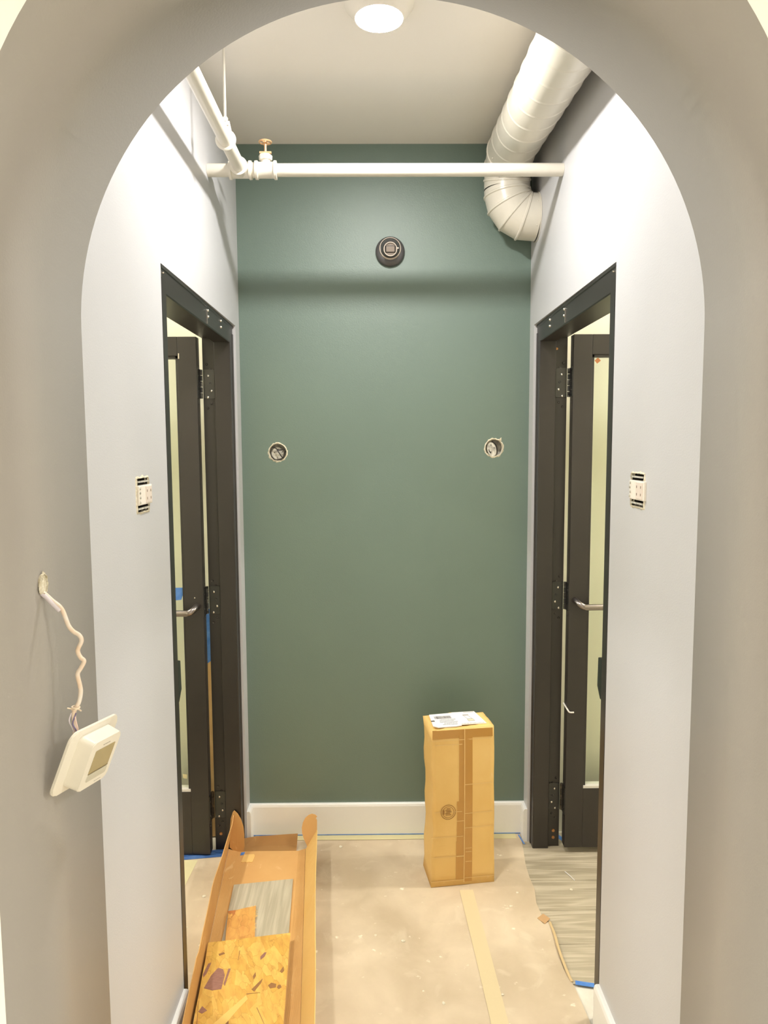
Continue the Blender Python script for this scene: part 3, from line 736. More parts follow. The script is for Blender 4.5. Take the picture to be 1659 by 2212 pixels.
# ------------------------------------------------------------------ open outlet boxes in the side walls
def outlet(mw, mir, seed):
    rt_ = empty('outlet_box', mw); f = -1 if mir else 1
    bm = bmesh.new(); w, h, d = .043, .039, .045
    for a_, b_ in (((-w, -h, -d), (w, h, -d+.002)), ((-w-.002, -h, -d), (-w, h, -.002)), ((w, -h, -d), (w+.002, h, -.002)), ((-w, -h-.002, -d), (w, -h, -.002)), ((-w, h, -d), (w, h+.002, -.002))):
        BX(bm, a_, b_)
    link('steel_box', bm, mat('dark_box_inside', (44, 38, 34), .7), rt_)
    inner = [(-w, -h), (-w*.5, -h), (0, -h), (w*.5, -h), (w, -h), (w, -h*.4), (w, h*.4), (w, h), (w*.5, h), (0, h), (-w*.5, h), (-w, h), (-w, h*.4), (-w, -h*.4)]
    pts = []
    for i, p in enumerate(inner):
        q = inner[(i+1) % len(inner)]
        for t in (0, .34, .67): pts.append((p[0]+(q[0]-p[0])*t, p[1]+(q[1]-p[1])*t))
    link('torn_rim', ragged_ring(bmesh.new(), pts, .0075, .003, .003, seed), plaster, rt_)
    bm = bmesh.new(); BX(bm, (min(f*-.042, f*.056), -.0235, -.020), (max(f*-.042, f*.056), .0235, .006), 0, .002); dv = link('receptacle', bm, devw, rt_)
    bm = bmesh.new(); BX(bm, (min(f*.006, f*.050), -.020, .004), (max(f*.006, f*.050), .020, .0075), 0, .001); link('face', bm, devp, dv)
    for px, py in ((.013, .009), (.013, -.009), (.040, .009), (.040, -.009)):
        bm = bmesh.new(); BX(bm, (f*px-.0014, py-.003, .0072), (f*px+.0014, py+.003, .0080)); link('slot', bm, mat('slot_brown', (120, 100, 80), .7), dv)
    for q in (-1, 1): link('mounting_strap', box((-.040, q*.032-.002, -.003), (.040, q*.032+.002, .003)), boxsteel, rt_)
    rnd = random.Random(seed)
    for k in range(4):
        bm = bmesh.new(); lathe(bm, [(0, .003), (.003, .002), (.004, -.002)], 8); bmesh.ops.translate(bm, verts=bm.verts, vec=(f*(-.036+rnd.uniform(-.002, .003)), -.016+.011*k, .006)); link('terminal_screw', bm, boxsteel, dv)
    return rt_
tag(outlet(LW(1.743, 1.590), False, 3), 'uncovered almond receptacle in a torn hole of the left wall', 'electrical outlet')
tag(outlet(RW(1.752, 1.594), False, 8), 'uncovered almond receptacle in a torn hole of the right wall', 'electrical outlet')

# ------------------------------------------------------------------ thermostat dangling on its cable inside the arch
jx = -.6035   # surface of the arch jamb there
hole = Vector((-.600, 1.212, 1.462))
rt_ = empty('thermostat', Matrix.Translation(hole))
def TH(name, bm, m_, par=None, sm=False, M=None):
    if M is not None: bmesh.ops.transform(bm, matrix=M, verts=bm.verts)
    bmesh.ops.translate(bm, verts=bm.verts, vec=-hole); return link(name, bm, m_, par or rt_, sm)

Wv = Vector((.2112, .9727, -.0959)).normalized(); Nv = Vector((.9083, -.2315, -.3485)).normalized()
Uv = Nv.cross(Wv).normalized(); Wv = Uv.cross(Nv).normalized()
TMX = Matrix((Wv, Uv, Nv)).transposed().to_4x4(); TMX.translation = Vector((-.5285, 1.2404, 1.1511)) - Nv*.0285
TW, TH_ = .0875, .0940
bm = bmesh.new(); prism(bm, rrect(.1427, .1205, .018, 6), -.0045, .0); bmesh.ops.bevel(bm, geom=[e for e in bm.edges if abs(e.verts[0].co.z-e.verts[1].co.z) < 1e-6 and e.verts[0].co.z > -.001], offset=.0015, segments=2, affect='EDGES')
TH('back_plate', bm, thermw, None, True, TMX)
bm = bmesh.new(); prism(bm, rrect(TW*1.02, TH_*1.02, .010, 6), -.0002, .0285)
for v in bm.verts:
    if v.co.z > .02: v.co.x *= .97; v.co.y *= .97
bmesh.ops.bevel(bm, geom=[e for e in bm.edges if e.verts[0].co.z > .02 and e.verts[1].co.z > .02], offset=.0014, segments=2, affect='EDGES')
body_ = TH('body', bm, thermw, None, True, TMX)
sx0, sx1 = -.027, .032; F0 = .0283
bm = bmesh.new(); prism(bm, rrect(sx1-sx0, .044, .002, 3, (sx0+sx1)/2, .006), F0, F0+.0007); TH('screen', bm, lcd, body_, False, TMX)
bm = bmesh.new(); prism(bm, rrect(sx1-sx0, .0016, .0005, 2, (sx0+sx1)/2, -.0168), F0, F0+.0009); TH('screen_shadow_gap', bm, mat('olive_gap', (120, 104, 66), .5), body_, False, TMX)
bm = bmesh.new(); prism(bm, rrect(sx1-sx0, .014, .004, 4, (sx0+sx1)/2, -.0255), F0, F0+.0012); TH('button_bar', bm, keys, body_, True, TMX)
bm = bmesh.new(); x = -.008
for w0 in (.0016, .0022, .0014, .0020, .0018, .0022, .0015, .0018): prism(bm, rrect(w0, .0016, .0002, 1, x, .0345), F0, F0+.0006); x += w0+.0009
TH('faint_print', bm, mat('faint_print', (176, 170, 158), .5), body_, False, TMX)
bm = bmesh.new(); prism(bm, rrect(.020, .0008, .0002, 1, .014, -.041), F0, F0+.0005); TH('faint_line', bm, MATS['faint_print'], body_, False, TMX)
cab = [(-.606, 1.212, 1.462), (-.598, 1.212, 1.458), (-.587, 1.212, 1.447), (-.571, 1.212, 1.432), (-.561, 1.212, 1.404), (-.553, 1.212, 1.393), (-.543, 1.212, 1.386), (-.540, 1.212, 1.376), (-.547, 1.212, 1.360), (-.543, 1.212, 1.348),
       (-.537, 1.212, 1.341), (-.543, 1.212, 1.329), (-.549, 1.212, 1.318), (-.546, 1.212, 1.299), (-.545, 1.212, 1.287), (-.548, 1.21, 1.270), (-.556, 1.208, 1.254), (-.5565, 1.207, 1.240), (-.556, 1.208, 1.224), (-.557, 1.209, 1.208)]
TH('cable', sweep(bmesh.new(), spline(cab, 6), .0037, 10), cabw, None, True)
TH('cable', sweep(bmesh.new(), spline([(-.604, 1.210, 1.460), (-.596, 1.210, 1.454), (-.586, 1.210, 1.443), (-.573, 1.210, 1.429)], 5), .0040, 10), cabv, None, True)
bm = bmesh.new()
for dz, tl in ((0, .3), (.003, -.2)):
    sweep(bm, [(-.5535+.0062*math.cos(a), 1.209+.0062*math.sin(a), 1.2585+dz+tl*.004*math.cos(a)) for a in [2*PI*k/20 for k in range(20)]], .0012, 6, closed=True)
sweep(bm, [(-.559, 1.207, 1.259), (-.5655, 1.203, 1.262)], .0012, 6); sweep(bm, [(-.548, 1.207, 1.258), (-.542, 1.203, 1.257)], .0012, 6)
TH('wire_knot', bm, mat('pale_wire', (244, 226, 200), .5), None, True)
for pts, mm in (([(-.560, 1.206, 1.252), (-.563, 1.203, 1.240), (-.559, 1.203, 1.228), (-.554, 1.206, 1.212)], cabv), ([(-.552, 1.206, 1.252), (-.556, 1.200, 1.236), (-.552, 1.202, 1.224), (-.551, 1.206, 1.212)], mat('violet_wire', (120, 110, 150), .5)), ([(-.556, 1.208, 1.252), (-.550, 1.20, 1.238), (-.549, 1.203, 1.225), (-.550, 1.206, 1.211)], mat('pink_wire', (238, 204, 190), .5))):
    TH('thin_wire', sweep(bmesh.new(), spline(pts, 5), .0011, 6), mm, None, True)

tag(rt_, 'white thermostat with olive screen dangling from its cable beside the arch', 'thermostat')
M = orient((-.6015, 1.212, 1.475), (0, 1, 0), (0, 0, 1))
bm = ragged_ring(bmesh.new(), circle_pts(.012, 22, sx=.85, sy=1.35), .004, .004, .003, 12); prism(bm, circle_pts(.012, 20, sx=.8, sy=1.3), -.004, .0015)
bmesh.ops.transform(bm, matrix=M @ Matrix.Translation((0, 0, .001)), verts=bm.verts)
link('torn_hole', bm, plaster, w_)

# ------------------------------------------------------------------ tall carton in front of the green wall
C0 = Vector((.163, 2.637, .009)); ux = Vector((.249, .034, 0)); ang = math.atan2(.034, .249)
CWd, CD, CH = .2513, .152, .628
rt_ = empty('cardboard_carton', Matrix.Translation(C0) @ Matrix.Rotation(ang, 4, 'Z'))
rnd = random.Random(7)
# body: grid box with slightly crumpled walls and softened top-left corner
bm = bmesh.new(); bmesh.ops.create_cube(bm, size=1); bmesh.ops.subdivide_edges(bm, edges=bm.edges, cuts=13, use_grid_fill=True)
for v in bm.verts:
    x, y, z = v.co.x+.5, v.co.y+.5, v.co.z+.5
    bul = .005*math.sin(PI*x)*math.sin(PI*z)
    px, py, pz = x*CWd, y*CD, z*CH
    if y < .01: py -= bul*.9
    if x < .01: px += .006*math.sin(PI*z*1.3)+.003*math.sin(z*23)
    if x > .99: px += .001*math.sin(z*17)
    px -= .010*(1-z)*(1-x)*0
    px += (x-.5)*-.012*z                         # narrows a little to the top
    if z > .9 and x < .2: pz -= .010*(1-x/.2)*((z-.9)/.1)*(1 if y < .3 else .3)
    if z > .99: pz += .004*math.sin(x*9)*math.sin(y*5)+rnd.uniform(-.0012, .0012)
    v.co = (px, py, pz)
link('carton_body', bm, cardb, rt_, 'all')
# open seam and flaps on the front: two board edges meeting, tape over them, creases
def fy(x, z): return -.0045*math.sin(PI*x/CWd)*math.sin(PI*z/CH)
def strip(x0, x1, z0, z1, t, m_, name, nz=14, jit=0.0):
    bm = bmesh.new(); cols = []
    for i in range(nz+1):
        z = z0+(z1-z0)*i/nz; j0 = rnd.uniform(-jit, jit); rowv = []
        for x in (x0+j0, x1+j0):
            q = 1-.045*z/CH; xx = CWd/2+(x-CWd/2)*q
            rowv.append((bm.verts.new((xx, fy(x, z)-t, z)), bm.verts.new((xx, fy(x, z)+.002, z))))
        cols.append(rowv)
    for a_, b_ in zip(cols[:-1], cols[1:]):
        for p, q in (((0, 0), (1, 0)), ((1, 0), (1, 1)), ((1, 1), (0, 1)), ((0, 1), (0, 0))):
            bm.faces.new((a_[p[0]][p[1]], a_[q[0]][q[1]], b_[q[0]][q[1]], b_[p[0]][p[1]]))
    return link(name, bm, m_, rt_)
strip(.098, .129, .02, .18, .0011, tapeb, 'packing_tape'); strip(.100, .129, .18, .34, .0011, tapeb, 'packing_tape', jit=.0006); strip(.108, .130, .34, .60, .0011, tapeb, 'packing_tape')
strip(.131, .162, .012, .605, .0012, tapeb, 'packing_tape')
strip(.1285, .1315, .01, .622, .0022, cardd, 'centre_seam')
for z, x0, x1 in ((.150, .135, .160), (.135, .135, .160), (.095, .135, .160), (.120, .005, .128), (.118, .1, .128), (.262, .10, .128), (.290, .132, .245), (.232, .132, .245), (.405, .132, .245), (.200, .0, .125), (.565, .01, .12), (.582, .0, .24), (.022, .0, .13), (.028, .133, .25), (.30, .01, .12)):
    strip(x0, x1, z-.0012, z+.0012, .0021, cardd, 'crease', nz=1)
# packing tape across the top edge
strip(.0, .245, .588, .622, .0009, tapeb, 'packing_tape', nz=3)
# round stamp
bm = bmesh.new()
for (r0, r1) in ((.0275, .0295), (.021, .0225)):
    o_ = circle_pts(r1, 40); i_ = circle_pts(r0, 40); vo = [bm.verts.new((x, 0, y)) for x, y in o_]; vi = [bm.verts.new((x, 0, y)) for x, y in i_]
    for k in range(40): bm.faces.new((vo[k], vo[(k+1) % 40], vi[(k+1) % 40], vi[k]))
for k, (a_, b_) in enumerate(((-.010, .012), (-.012, .008), (-.008, .013), (-.011, .010), (-.006, .009))):
    zz = -.012+.006*k; BX(bm, (a_, -.0002, zz), (b_, .0002, zz+.0026))
BX(bm, (-.020, -.0002, -.008), (-.015, .0002, .009))
bmesh.ops.translate(bm, verts=bm.verts, vec=(.066, -.0055, .300)); link('round_stamp', bm, inkb, rt_)
# labels on the top
tz = CH+.0045
bm = bmesh.new(); prism(bm, [(.012, .02), (.020, .135), (.110, .141), (.122, .012), (.10, .006), (.03, .004)], tz-.002, tz+.0012); lb = link('shipping_label', bm, labelw, rt_)
bm = bmesh.new(); rnd2 = random.Random(2); x = .034
while x < .100:
    w0 = rnd2.choice((.0008, .0014, .0022)); BX(bm, (x, .085, tz+.0012), (x+w0, .112, tz+.0016)); x += w0+rnd2.choice((.0009, .0016))
link('barcode', bm, ink, lb)['kind'] = 'stuff'
bm = bmesh.new()
for k, (a_, b_) in enumerate(((.05, .112), (.048, .105), (.046, .116), (.060, .112), (.052, .110))):
    yk = .073-.0125*k; x = a_
    while x < b_:
        w0 = rnd2.uniform(.002, .006); BX(bm, (x, yk, tz+.0012), (min(x+w0, b_), yk+.004, tz+.0016)); x += w0+.0015
BX(bm, (.014, .060, tz+.0012), (.028, .072, tz+.0016)); link('print_lines', bm, ink, lb)['kind'] = 'stuff'
bm = bmesh.new(); prism(bm, [(.108, .020), (.112, .146), (.206, .146), (.222, .020)], tz-.002, tz+.0008); lb2 = link('picture_label', bm, labelw, rt_)
bm = bmesh.new()   # small line drawing of a lantern shape
for a_, b_, r_ in (((.150, .108), (.172, .108), .0030), ((.152, .106), (.160, .070), .0008), ((.170, .106), (.178, .070), .0008), ((.158, .070), (.180, .070), .0010), ((.158, .048), (.183, .048), .0010), ((.158, .070), (.158, .048), .0008), ((.181, .070), (.183, .048), .0008)):
    sweep(bm, [(a_[0], a_[1], tz+.001), (b_[0], b_[1], tz+.001)], r_, 6)
link('lantern_drawing', bm, inkl, lb2)
bm = bmesh.new(); prism(bm, [(.159, .050), (.159, .068), (.179, .068), (.182, .050)], tz+.0008, tz+.0013); link('lantern_shade', bm, mat('drawing_tint', (206, 204, 178), .6), lb2)
bm = bmesh.new(); x = .126
while x < .212:
    w0 = rnd2.uniform(.002, .006); BX(bm, (x, .024, tz+.0008), (x+w0, .029, tz+.0012)); x += w0+.002
link('print_lines', bm, inkl, lb2)['kind'] = 'stuff'
link('print_bar', box((.160, .136, tz+.0008), (.200, .140, tz+.0012)), inkl, lb2)
tag(rt_, 'tall upright brown carton taped down the middle, standing before the green wall', 'box')

# ------------------------------------------------------------------ floor protection
def sheet(name, pts, z0, z1, m_, label, cat, **k):
    cx = sum(p[0] for p in pts)/len(pts); cy = sum(p[1] for p in pts)/len(pts)
    bm = prism(bmesh.new(), [(x-cx, y-cy) for x, y in pts], 0, z1-z0)
    bmesh.ops.triangulate(bm, faces=[f for f in bm.faces if len(f.verts) > 4])
    o = link(name, bm, m_, None, mw=Matrix.Translation((cx, cy, z0))); tag(o, label, cat, **k); return o
sheet('paper_sheet', [(-.584, 1.0), (-.584, 1.952), (-.600, 2.007), (-1.9, 2.007), (-1.9, 2.82), (-.74, 2.87), (-.66, 2.905), (-.600, 2.905), (-.600, 2.962), (-.582, 2.965), (-.582, 3.018), (.315, 3.018), (.310, 2.4), (.322, 1.9), (.31, 1.0)], .0055, .0072, paperm,
      'wide sheet of beige floor paper under the cardboard tray and through the left doorway', 'floor paper')
rnd = random.Random(11)
edge = [(.580, 3.018), (.577, 2.955), (.572, 2.90), (.558, 2.78), (.556, 2.70), (.560, 2.62), (.548, 2.54), (.552, 2.47), (.533, 2.452), (.548, 2.42), (.574, 2.435), (.574, 2.40), (.568, 2.33), (.563, 2.27), (.562, 2.20), (.572, 2.15), (.577, 2.11), (.581, 2.05), (.584, 1.99), (.584, 1.40), (.584, 1.0)]
sheet('paper_sheet', [(.310, 1.0), (.322, 1.9), (.310, 2.4), (.315, 3.018)] + edge, .0064, .0082, paperm,
      'narrow sheet of beige floor paper with a torn edge along the right doorway', 'floor paper')
# curled torn edge of the right sheet
bm = bmesh.new(); pth = [(.572, 2.43, .009), (.572, 2.36, .013), (.567, 2.27, .015), (.569, 2.19, .012), (.574, 2.14, .009)]
sweep(bm, spline(pth, 6), .0045, 8, shape=(1.0, .35)); o = link('curled_paper_edge', bm, mat('paper_edge', (206, 180, 134), .6), None, True)
tag(o, 'thin curled strip of torn paper edge beside the right doorway planks', 'paper scrap')
bm = bmesh.new(); vs_ = [bm.verts.new(p) for p in ((.532, 2.450, .0085), (.556, 2.462, .017), (.575, 2.437, .015), (.552, 2.418, .0086))]
vt = [bm.verts.new(v.co+Vector((0, 0, .001))) for v in vs_]; bm.faces.new(vs_[::-1]); bm.faces.new(vt)
for i in range(4): bm.faces.new((vs_[i], vs_[(i+1) % 4], vt[(i+1) % 4], vt[i]))
o = link('torn_paper_flap', bm, mat('torn_brown_paper', (190, 152, 106), .7), None); tag(o, 'small brown flap torn up from the floor paper near the right doorway', 'paper scrap')
def strip_tape(name, pts, w, z, m_, label, seed=0, thick=.0006, wob=.0):
    rnd = random.Random(seed); P = [Vector((x, y, 0)) for x, y in pts]; bm = bmesh.new(); rows = []
    sp = spline(pts=[(x, y, 0) for x, y in pts], n=6)
    for i, p in enumerate(sp):
        t = (sp[min(i+1, len(sp)-1)]-sp[max(i-1, 0)]).normalized(); n = Vector((-t.y, t.x, 0)); dz = rnd.uniform(0, wob)
        rows.append([bm.verts.new(p+n*(w/2)+Vector((0, 0, z+dz))), bm.verts.new(p-n*(w/2)+Vector((0, 0, z+dz))), bm.verts.new(p-n*(w/2)+Vector((0, 0, z+dz+thick))), bm.verts.new(p+n*(w/2)+Vector((0, 0, z+dz+thick)))])
    for a_, b_ in zip(rows[:-1], rows[1:]):
        for k in range(4): bm.faces.new((a_[k], a_[(k+1) % 4], b_[(k+1) % 4], b_[k]))
    bm.faces.new(rows[0][::-1]); bm.faces.new(rows[-1])
    o = link(name, bm, m_, None); tag(o, label, 'tape'); return o
strip_tape('seam_tape', [(.297, 2.62), (.301, 2.5), (.310, 2.25), (.318, 1.95), (.322, 1.5)], .052, .0084, mat('seam_tape_beige', (212, 194, 154), .5, bump=(60, .2, .002)), 'long beige tape over the paper seam, running from the carton to the camera')
strip_tape('seam_tape', [(-.575, 3.000), (-.3, 3.002), (0, 3.001), (.3, 3.003), (.560, 2.999)], .040, .0084, creamt, 'pale yellow tape along the foot of the white back baseboard')
strip_tape('seam_tape', [(-.82, 2.84), (-.83, 2.6), (-.845, 2.3), (-.86, 2.05)], .075, .0076, creamt, 'pale yellow tape on the paper inside the left doorway')
bm = box((-.583, 3.0185, .0085), (.583, 3.0197, .0125)); o = link('blue_tape', bm, bluet, None); tag(o, 'thin blue tape line at the bottom of the white back baseboard', 'tape')
strip_tape('blue_tape', [(.5845, 2.139), (.606, 2.134), (.66, 2.122)], .018, .0064, bluet, 'short blue tape strip across the planks beside the near right jamb', thick=.0008)
strip_tape('blue_tape', [(.573, 3.010), (.578, 2.970), (.584, 2.935)], .006, .0084, bluet, 'thin blue tape sliver on the floor in the back right corner')
strip_tape('blue_tape', [(.735, 3.02), (.76, 2.965), (.77, 2.95)], .02, .0056, bluet, 'small blue tape piece on the floor in the gap beside the right door')
# crumpled blue tape below the left door
bm = bmesh.new(); rnd = random.Random(21); rows = []
for i in range(26):
    t = i/25; x = -.655-.72*t; y0 = 2.868-.060*math.sin(PI*t*.55); wd = .060
    y1 = 2.955-.03*t; z = .009+rnd.uniform(0, .003)
    rows.append([bm.verts.new((x, y0+(2.860-y0)*k/5+.012*k*(1-t), .0085+(rnd.uniform(0, .008) if 0 < k < 5 else 0)+ (0 if t > .2 else .02*(1-t/.2)*k/5*0))) for k in range(6)])
for a_, b_ in zip(rows[:-1], rows[1:]):
    for k in range(5): bm.faces.new((a_[k], a_[k+1], b_[k+1], b_[k]))
r = bmesh.ops.solidify(bm, geom=bm.faces[:], thickness=.0006)
o = link('blue_tape', bm, bluet, None); tag(o, 'wide crumpled blue tape on the floor under the left door', 'tape')

# plaster crumbs and grit scattered on the paper
rnd = random.Random(31)
spots = [(.345, 2.09, .006, 'white plaster crumb on the long beige seam tape near the camera'), (.16, 2.06, .007, 'white crumb on the floor paper just left of the beige seam tape, nearest the camera'),
         (.10, 2.11, .004, 'tiny white crumb between the seam tape and the cardboard, nearer the tape'), (-.05, 2.37, .006, 'white crumb on the open floor halfway between tray and carton'),
         (.045, 2.34, .009, 'wide flat white crumb in front of the carton, left of the seam tape'), (-.20, 2.93, .010, 'largest pale crumb by the white back baseboard, right of the cardboard box'),
         (.45, 2.52, .008, 'white crumb on the floor paper in front of the carton, toward the right doorway'), (.49, 2.60, .007, 'pale crumb right of the carton, farther back near the paper edge'),
         (-.70, 2.60, .010, 'flat pale crumb inside the left doorway, farthest back'), (-.72, 2.42, .006, 'small pale crumb inside the left doorway, between two others'),
         (-.65, 2.33, .005, 'small white crumb inside the left doorway, nearest the cardboard flap'), (.70, 2.62, .008, 'pale crumb on the oak planks in the right doorway'),
         (.75, 2.44, .007, 'pale crumb on the oak planks close to the near right door jamb')]
for i, (x, y, r_, lab) in enumerate(spots):
    bm = bmesh.new(); bmesh.ops.create_icosphere(bm, subdivisions=1, radius=r_)
    for v in bm.verts: v.co = Vector((v.co.x*rnd.uniform(.6, 1.2), v.co.y*rnd.uniform(.6, 1.3), abs(v.co.z)*.22))
    o = link('plaster_crumb', bm, plaster, None, mw=Matrix.Translation((x, y, (.0072 if x < .31 else (.0082 if x < .57 else .0057)) if not (.3 < x < .36) else .009)))
    tag(o, lab, 'debris', 'plaster crumbs scattered on the floor')
# a thin sliver of white plastic on the planks
o = link('plastic_sliver', sweep(bmesh.new(), [(.705, 2.735, .0075), (.72, 2.70, .0075), (.728, 2.675, .0075)], .002, 6), labelw, None, True); tag(o, 'thin white sliver lying on the oak planks in the right doorway', 'debris')

# ------------------------------------------------------------------ opened flat cardboard box at left with what lies in it
def tray_pt(y):   # fold lines (x) at depth y
    k = (3.0-y)
    return dict(L2=-.660+.083*k, L1=-.618+.063*k, R1=-.392+.066*k, R2=-.350+.066*k)
rt_ = empty('opened_cardboard_box', Matrix.Translation((-.45, 2.4, .008)))
def TR(name, bm, m_, par=None, sm=False):
    bmesh.ops.translate(bm, verts=bm.verts, vec=(.45, -2.4, -.008)); return link(name, bm, m_, par or rt_, sm)
def panel(fa, fb, ys, th=.003):
    """strip between two edge functions of y, with thickness"""
    bm = bmesh.new(); rows = []
    for y in ys:
        a_, b_ = Vector(fa(y)), Vector(fb(y)); d = (b_-a_); n = Vector((-d.z, 0, d.x)).normalized()*th
        rows.append([bm.verts.new(a_), bm.verts.new(b_), bm.verts.new(b_+n), bm.verts.new(a_+n)])
    for p, q in zip(rows[:-1], rows[1:]):
        for k in range(4): bm.faces.new((p[k], p[(k+1) % 4], q[(k+1) % 4], q[k]))
    bm.faces.new(rows[0][::-1]); bm.faces.new(rows[-1]); return bm
YF = 2.895; YN = 1.50
ys = [YF-(YF-YN)*i/30 for i in range(31)]
zb = .0088

k_ = lambda y: 2.7-y
L2x = lambda y: -.650+.092*k_(y); L1x = lambda y: -.612+.063*k_(y); R1x = lambda y: -.362+.063*k_(y); R2x = lambda y: -.329+.083*k_(y)
R3x = lambda y: -.283+.077*k_(y)
def L3x(y): return -.641+.030*(2.88-y) if y > 2.45 else (-.628+.101*(2.45-y))
TR('base_panel', panel(lambda y: (L1x(y), y, zb), lambda y: (R1x(y), y, zb), ys), cardf)
TR('side_strip', panel(lambda y: (L2x(y), y, .020), lambda y: (L1x(y)-.0003, y, zb), ys), cardr)
TR('side_strip', panel(lambda y: (R1x(y)+.0003, y, zb), lambda y: (R2x(y), y, .018), ys), cardr)
rnd = random.Random(5)
def ltop(y): return .172 if y > 2.88 else (.150 if y > 2.08 else .166)
TR('side_flap', panel(lambda y: (L2x(y)-.0005, y, .021), lambda y: (L3x(y), y, ltop(y)+.002*math.sin(y*21)), ys, .0025), cardf)
TR('side_flap', panel(lambda y: (R2x(y)+.0005, y, .019), lambda y: (R3x(y)+.002*math.sin(y*7), y, .104+.002*math.sin(y*17)), ys, -.0025), cardb)
# rounded closure tabs curling inwards at the far end
def tab(pts, y, lean):
    bm = bmesh.new(); prism(bm, pts, y, y+.003, axis=1)
    for v in bm.verts: v.co.y += lean*(v.co.z-.02)
    return bm
TR('closure_tab', tab([(-.300, .018), (-.297, .06), (-.298, .125), (-.303, .133), (-.298, .139), (-.306, .146), (-.320, .149), (-.334, .145), (-.348, .134), (-.358, .117), (-.362, .098), (-.360, .078), (-.353, .058), (-.342, .038), (-.334, .019)], 2.894, .35), cardf)
TR('closure_tab', tab([(-.662, .03), (-.660, .10), (-.655, .155), (-.646, .183), (-.640, .190), (-.626, .176), (-.612, .150), (-.603, .120), (-.600, .085), (-.600, .030), (-.604, .012), (-.640, .012)], 2.893, .02), cardr)
# end panel creased upwards against the baseboard
bm = bmesh.new(); rows = []
for x, dy, dz in ((-.608, .045, .036), (-.56, .058, .037), (-.50, .062, .038), (-.44, .066, .040), (-.384, .070, .041)):
    rows.append([bm.verts.new((x, 2.893, zb)), bm.verts.new((x, 2.893+dy*.5, zb+.010)), bm.verts.new((x, 2.893+dy, zb+dz))])
for a_, b_ in zip(rows[:-1], rows[1:]):
    for k in range(2): bm.faces.new((a_[k], a_[k+1], b_[k+1], b_[k]))
bmesh.ops.solidify(bm, geom=bm.faces[:], thickness=.0025)
TR('end_flap', bm, cardf)
bm = bmesh.new(); prism(bm, [(-.597, 2.868), (-.600, 2.815), (-.594, 2.812), (-.585, 2.816), (-.577, 2.811), (-.568, 2.815), (-.560, 2.812), (-.553, 2.815), (-.551, 2.858), (-.556, 2.870)], .0119, .0136); TR('torn_layer', bm, cardb)
bm = bmesh.new(); prism(bm, [(-.612, 2.885), (-.597, 2.888), (-.599, 2.868), (-.613, 2.864)], .0119, .0130); TR('blue_tape_scrap', bm, bluet)
tag(rt_, 'long flattened cardboard box with raised side flaps on the floor at left', 'cardboard')
bm = bmesh.new(); prism(bm, [(-.598, 2.654), (-.373, 2.689), (-.318, 1.90), (-.545, 1.87)], 0, .0062); bmesh.ops.translate(bm, verts=bm.verts, vec=(.46, -2.3, 0))
bmesh.ops.bevel(bm, geom=bm.edges[:], offset=.0008, segments=1, affect='EDGES')
o = link('wood_plank', bm, sampm, None, mw=Matrix.Translation((-.46, 2.3, .0120))); tag(o, 'grey oak floor plank lying in the flattened cardboard box', 'plank')
bm = bmesh.new(); rnd = random.Random(8); pl_ = []
cor = [(-.583, 2.477), (-.488, 2.507), (-.452, 2.26), (-.548, 2.235)]
for i in range(4):
    a_, b_ = cor[i], cor[(i+1) % 4]; n = 9
    for k in range(n):
        t = k/n; j = .0018 if i < 2 else .0005
        pl_.append((a_[0]+(b_[0]-a_[0])*t+rnd.uniform(-j, j), a_[1]+(b_[1]-a_[1])*t+rnd.uniform(-j, j)))
prism(bm, [(x+.52, y-2.37) for x, y in pl_], 0, .0105)
off_ = link('board_offcut', bm, osbm2, None, mw=Matrix.Translation((-.52, 2.37, .0184))); tag(off_, 'small reddish strand board offcut with splintered edge, lying on the grey plank', 'board')
bm = bmesh.new()      # splinters along the sawn far right corner
for k in range(46):
    t = rnd.random(); side_ = rnd.random() < .65
    if side_: x, y = -.488+.022*t*.9, 2.507-.14*t; dx, dy = rnd.uniform(.001, .012)*(1-t*.6), rnd.uniform(-.006, .008)
    else: x, y = -.515+.027*t, 2.499+.008*t; dx, dy = rnd.uniform(-.003, .006), rnd.uniform(.001, .008)
    z = rnd.uniform(.002, .0105); sweep(bm, [(x+.52-.003, y-2.37, z), (x+.52+dx, y-2.37+dy, z+rnd.uniform(-.001, .002))], [.0007, .0003], 4)
link('splinters', bm, mat('pale_splinter', (238, 208, 140), .7), off_)['kind'] = 'stuff'
bm = bmesh.new(); top = [Vector(p) for p in ((-.603, 2.262, .066), (-.342, 2.342, .041), (-.291, 1.62, .041), (-.536, 1.60, .066))]
nx = (top[1]-top[0]).cross(top[3]-top[0]).normalized()
if nx.z > 0: nx = -nx
c0 = sum(top, Vector())/4
X_ = (top[1]-top[0]).normalized(); N_ = -nx; Y_ = N_.cross(X_).normalized(); MX = Matrix((X_, Y_, N_)).transposed().to_4x4(); MX.translation = c0
iv = MX.inverted(); rnd = random.Random(14); pl_ = []
for i in range(4):
    a_, b_ = iv @ top[i], iv @ top[(i+1) % 4]; n = 14
    for k in range(n):
        t = k/n; pl_.append((a_.x+(b_.x-a_.x)*t+rnd.uniform(-.0007, .0007), a_.y+(b_.y-a_.y)*t+rnd.uniform(-.0007, .0007)))
prism(bm, pl_, -.0108, 0)
ob_ = link('strand_board', bm, osbm, None, mw=MX); tag(ob_, 'large golden strand board lying on top in the cardboard box, nearest the camera', 'board')
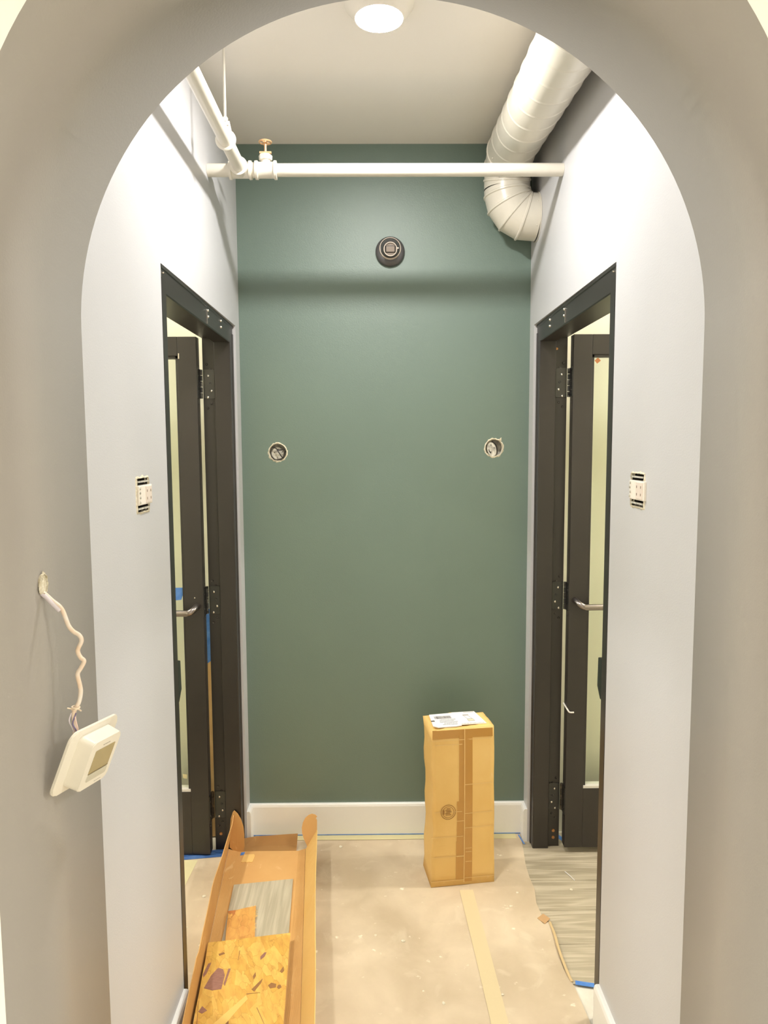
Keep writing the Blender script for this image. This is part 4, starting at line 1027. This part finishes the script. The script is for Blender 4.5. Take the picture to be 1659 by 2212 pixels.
# individual larger strands: knots and dark flakes that stand out in the photograph
def flake(pts, m_, z=.0006):
    bm = bmesh.new(); loc = [iv @ Vector((x, y, .05)) for x, y in pts]
    prism(bm, [(p.x, p.y) for p in loc], -.0002, z); link('wood_strand', bm, m_, ob_)
mauve = mat('mauve_strand', (160, 116, 96), .6, var=(60, .2, (142, 98, 84), (1, 3, 1))); brn = mat('brown_strand', (150, 106, 62), .6); pale = mat('pale_strand', (232, 192, 106), .55); gold = mat('gold_strand', (220, 174, 84), .55, var=(50, .25, (228, 184, 94), (3, 1, 1)))
flake([(-.572, 2.060), (-.562, 2.115), (-.548, 2.150), (-.530, 2.145), (-.520, 2.118), (-.519, 2.062), (-.545, 2.054)], mauve)
flake([(-.588, 2.115), (-.583, 2.165), (-.574, 2.170), (-.578, 2.120), (-.584, 2.105)], mauve)
flake([(-.517, 2.085), (-.515, 2.150), (-.508, 2.150), (-.511, 2.075)], mauve)
flake([(-.424, 2.214), (-.414, 2.235), (-.407, 2.237), (-.410, 2.217), (-.421, 2.200)], mauve)
flake([(-.433, 2.125), (-.428, 2.145), (-.424, 2.128), (-.428, 2.112)], brn)
flake([(-.428, 2.070), (-.412, 2.100), (-.401, 2.118), (-.403, 2.100), (-.418, 2.062)], brn)
flake([(-.380, 2.092), (-.372, 2.104), (-.356, 2.100), (-.355, 2.086), (-.372, 2.080)], brn)
flake([(-.350, 2.096), (-.342, 2.098), (-.338, 2.088), (-.345, 2.080), (-.352, 2.086)], brn)
flake([(-.352, 2.155), (-.344, 2.178), (-.339, 2.160), (-.345, 2.148)], brn)
flake([(-.560, 2.212), (-.545, 2.222), (-.540, 2.215), (-.556, 2.204)], brn)
flake([(-.566, 1.968), (-.560, 1.990), (-.542, 1.975), (-.554, 1.962)], mauve)
flake([(-.505, 1.908), (-.480, 1.930), (-.473, 1.944), (-.470, 1.934), (-.488, 1.908)], brn)
flake([(-.432, 1.900), (-.424, 1.926), (-.414, 1.922), (-.424, 1.896)], brn)
flake([(-.530, 1.915), (-.515, 1.925), (-.478, 1.985), (-.440, 2.045), (-.432, 2.030), (-.455, 1.985), (-.490, 1.905)], pale, .0006)
flake([(-.545, 1.86), (-.54, 1.90), (-.52, 1.91), (-.46, 1.90), (-.455, 1.85), (-.5, 1.82)], gold, .0006)
flake([(-.42, 1.99), (-.405, 2.02), (-.350, 1.93), (-.362, 1.905)], gold, .0005)
for (xa, ya_), (xb, yb_) in (((-.40, 2.0), (-.355, 1.915)), ((-.555, 1.90), (-.575, 2.01)), ((-.495, 2.235), (-.492, 2.19)), ((-.53, 1.90), (-.50, 1.84)), ((-.44, 2.05), (-.40, 2.06))):
    d = (Vector((xb, yb_))-Vector((xa, ya_))).normalized(); n_ = Vector((-d.y, d.x))*.0012
    flake([(xa-n_.x, ya_-n_.y), (xb-n_.x*.4, yb_-n_.y*.4), (xb+n_.x*.4, yb_+n_.y*.4), (xa+n_.x, ya_+n_.y)], brn)

# ------------------------------------------------------------------ raw board standing behind the left door
rt2 = empty('wooden_board', Matrix.Translation((-.775, 3.035, .006)))
bm = box((-.045, -.011, 0), (.045, .011, 1.005), .001); link('board', bm, rawwood, rt2)
bm = bmesh.new(); prism(bm, [(-.0455, .735), (.0455, .800), (.0455, 1.006), (-.0455, 1.006)], -.0122, .0120, axis=1); link('tape_wrap', bm, bluet, rt2)
tag(rt2, 'raw pine board with blue tape round its top, in the gap behind the left door', 'board')
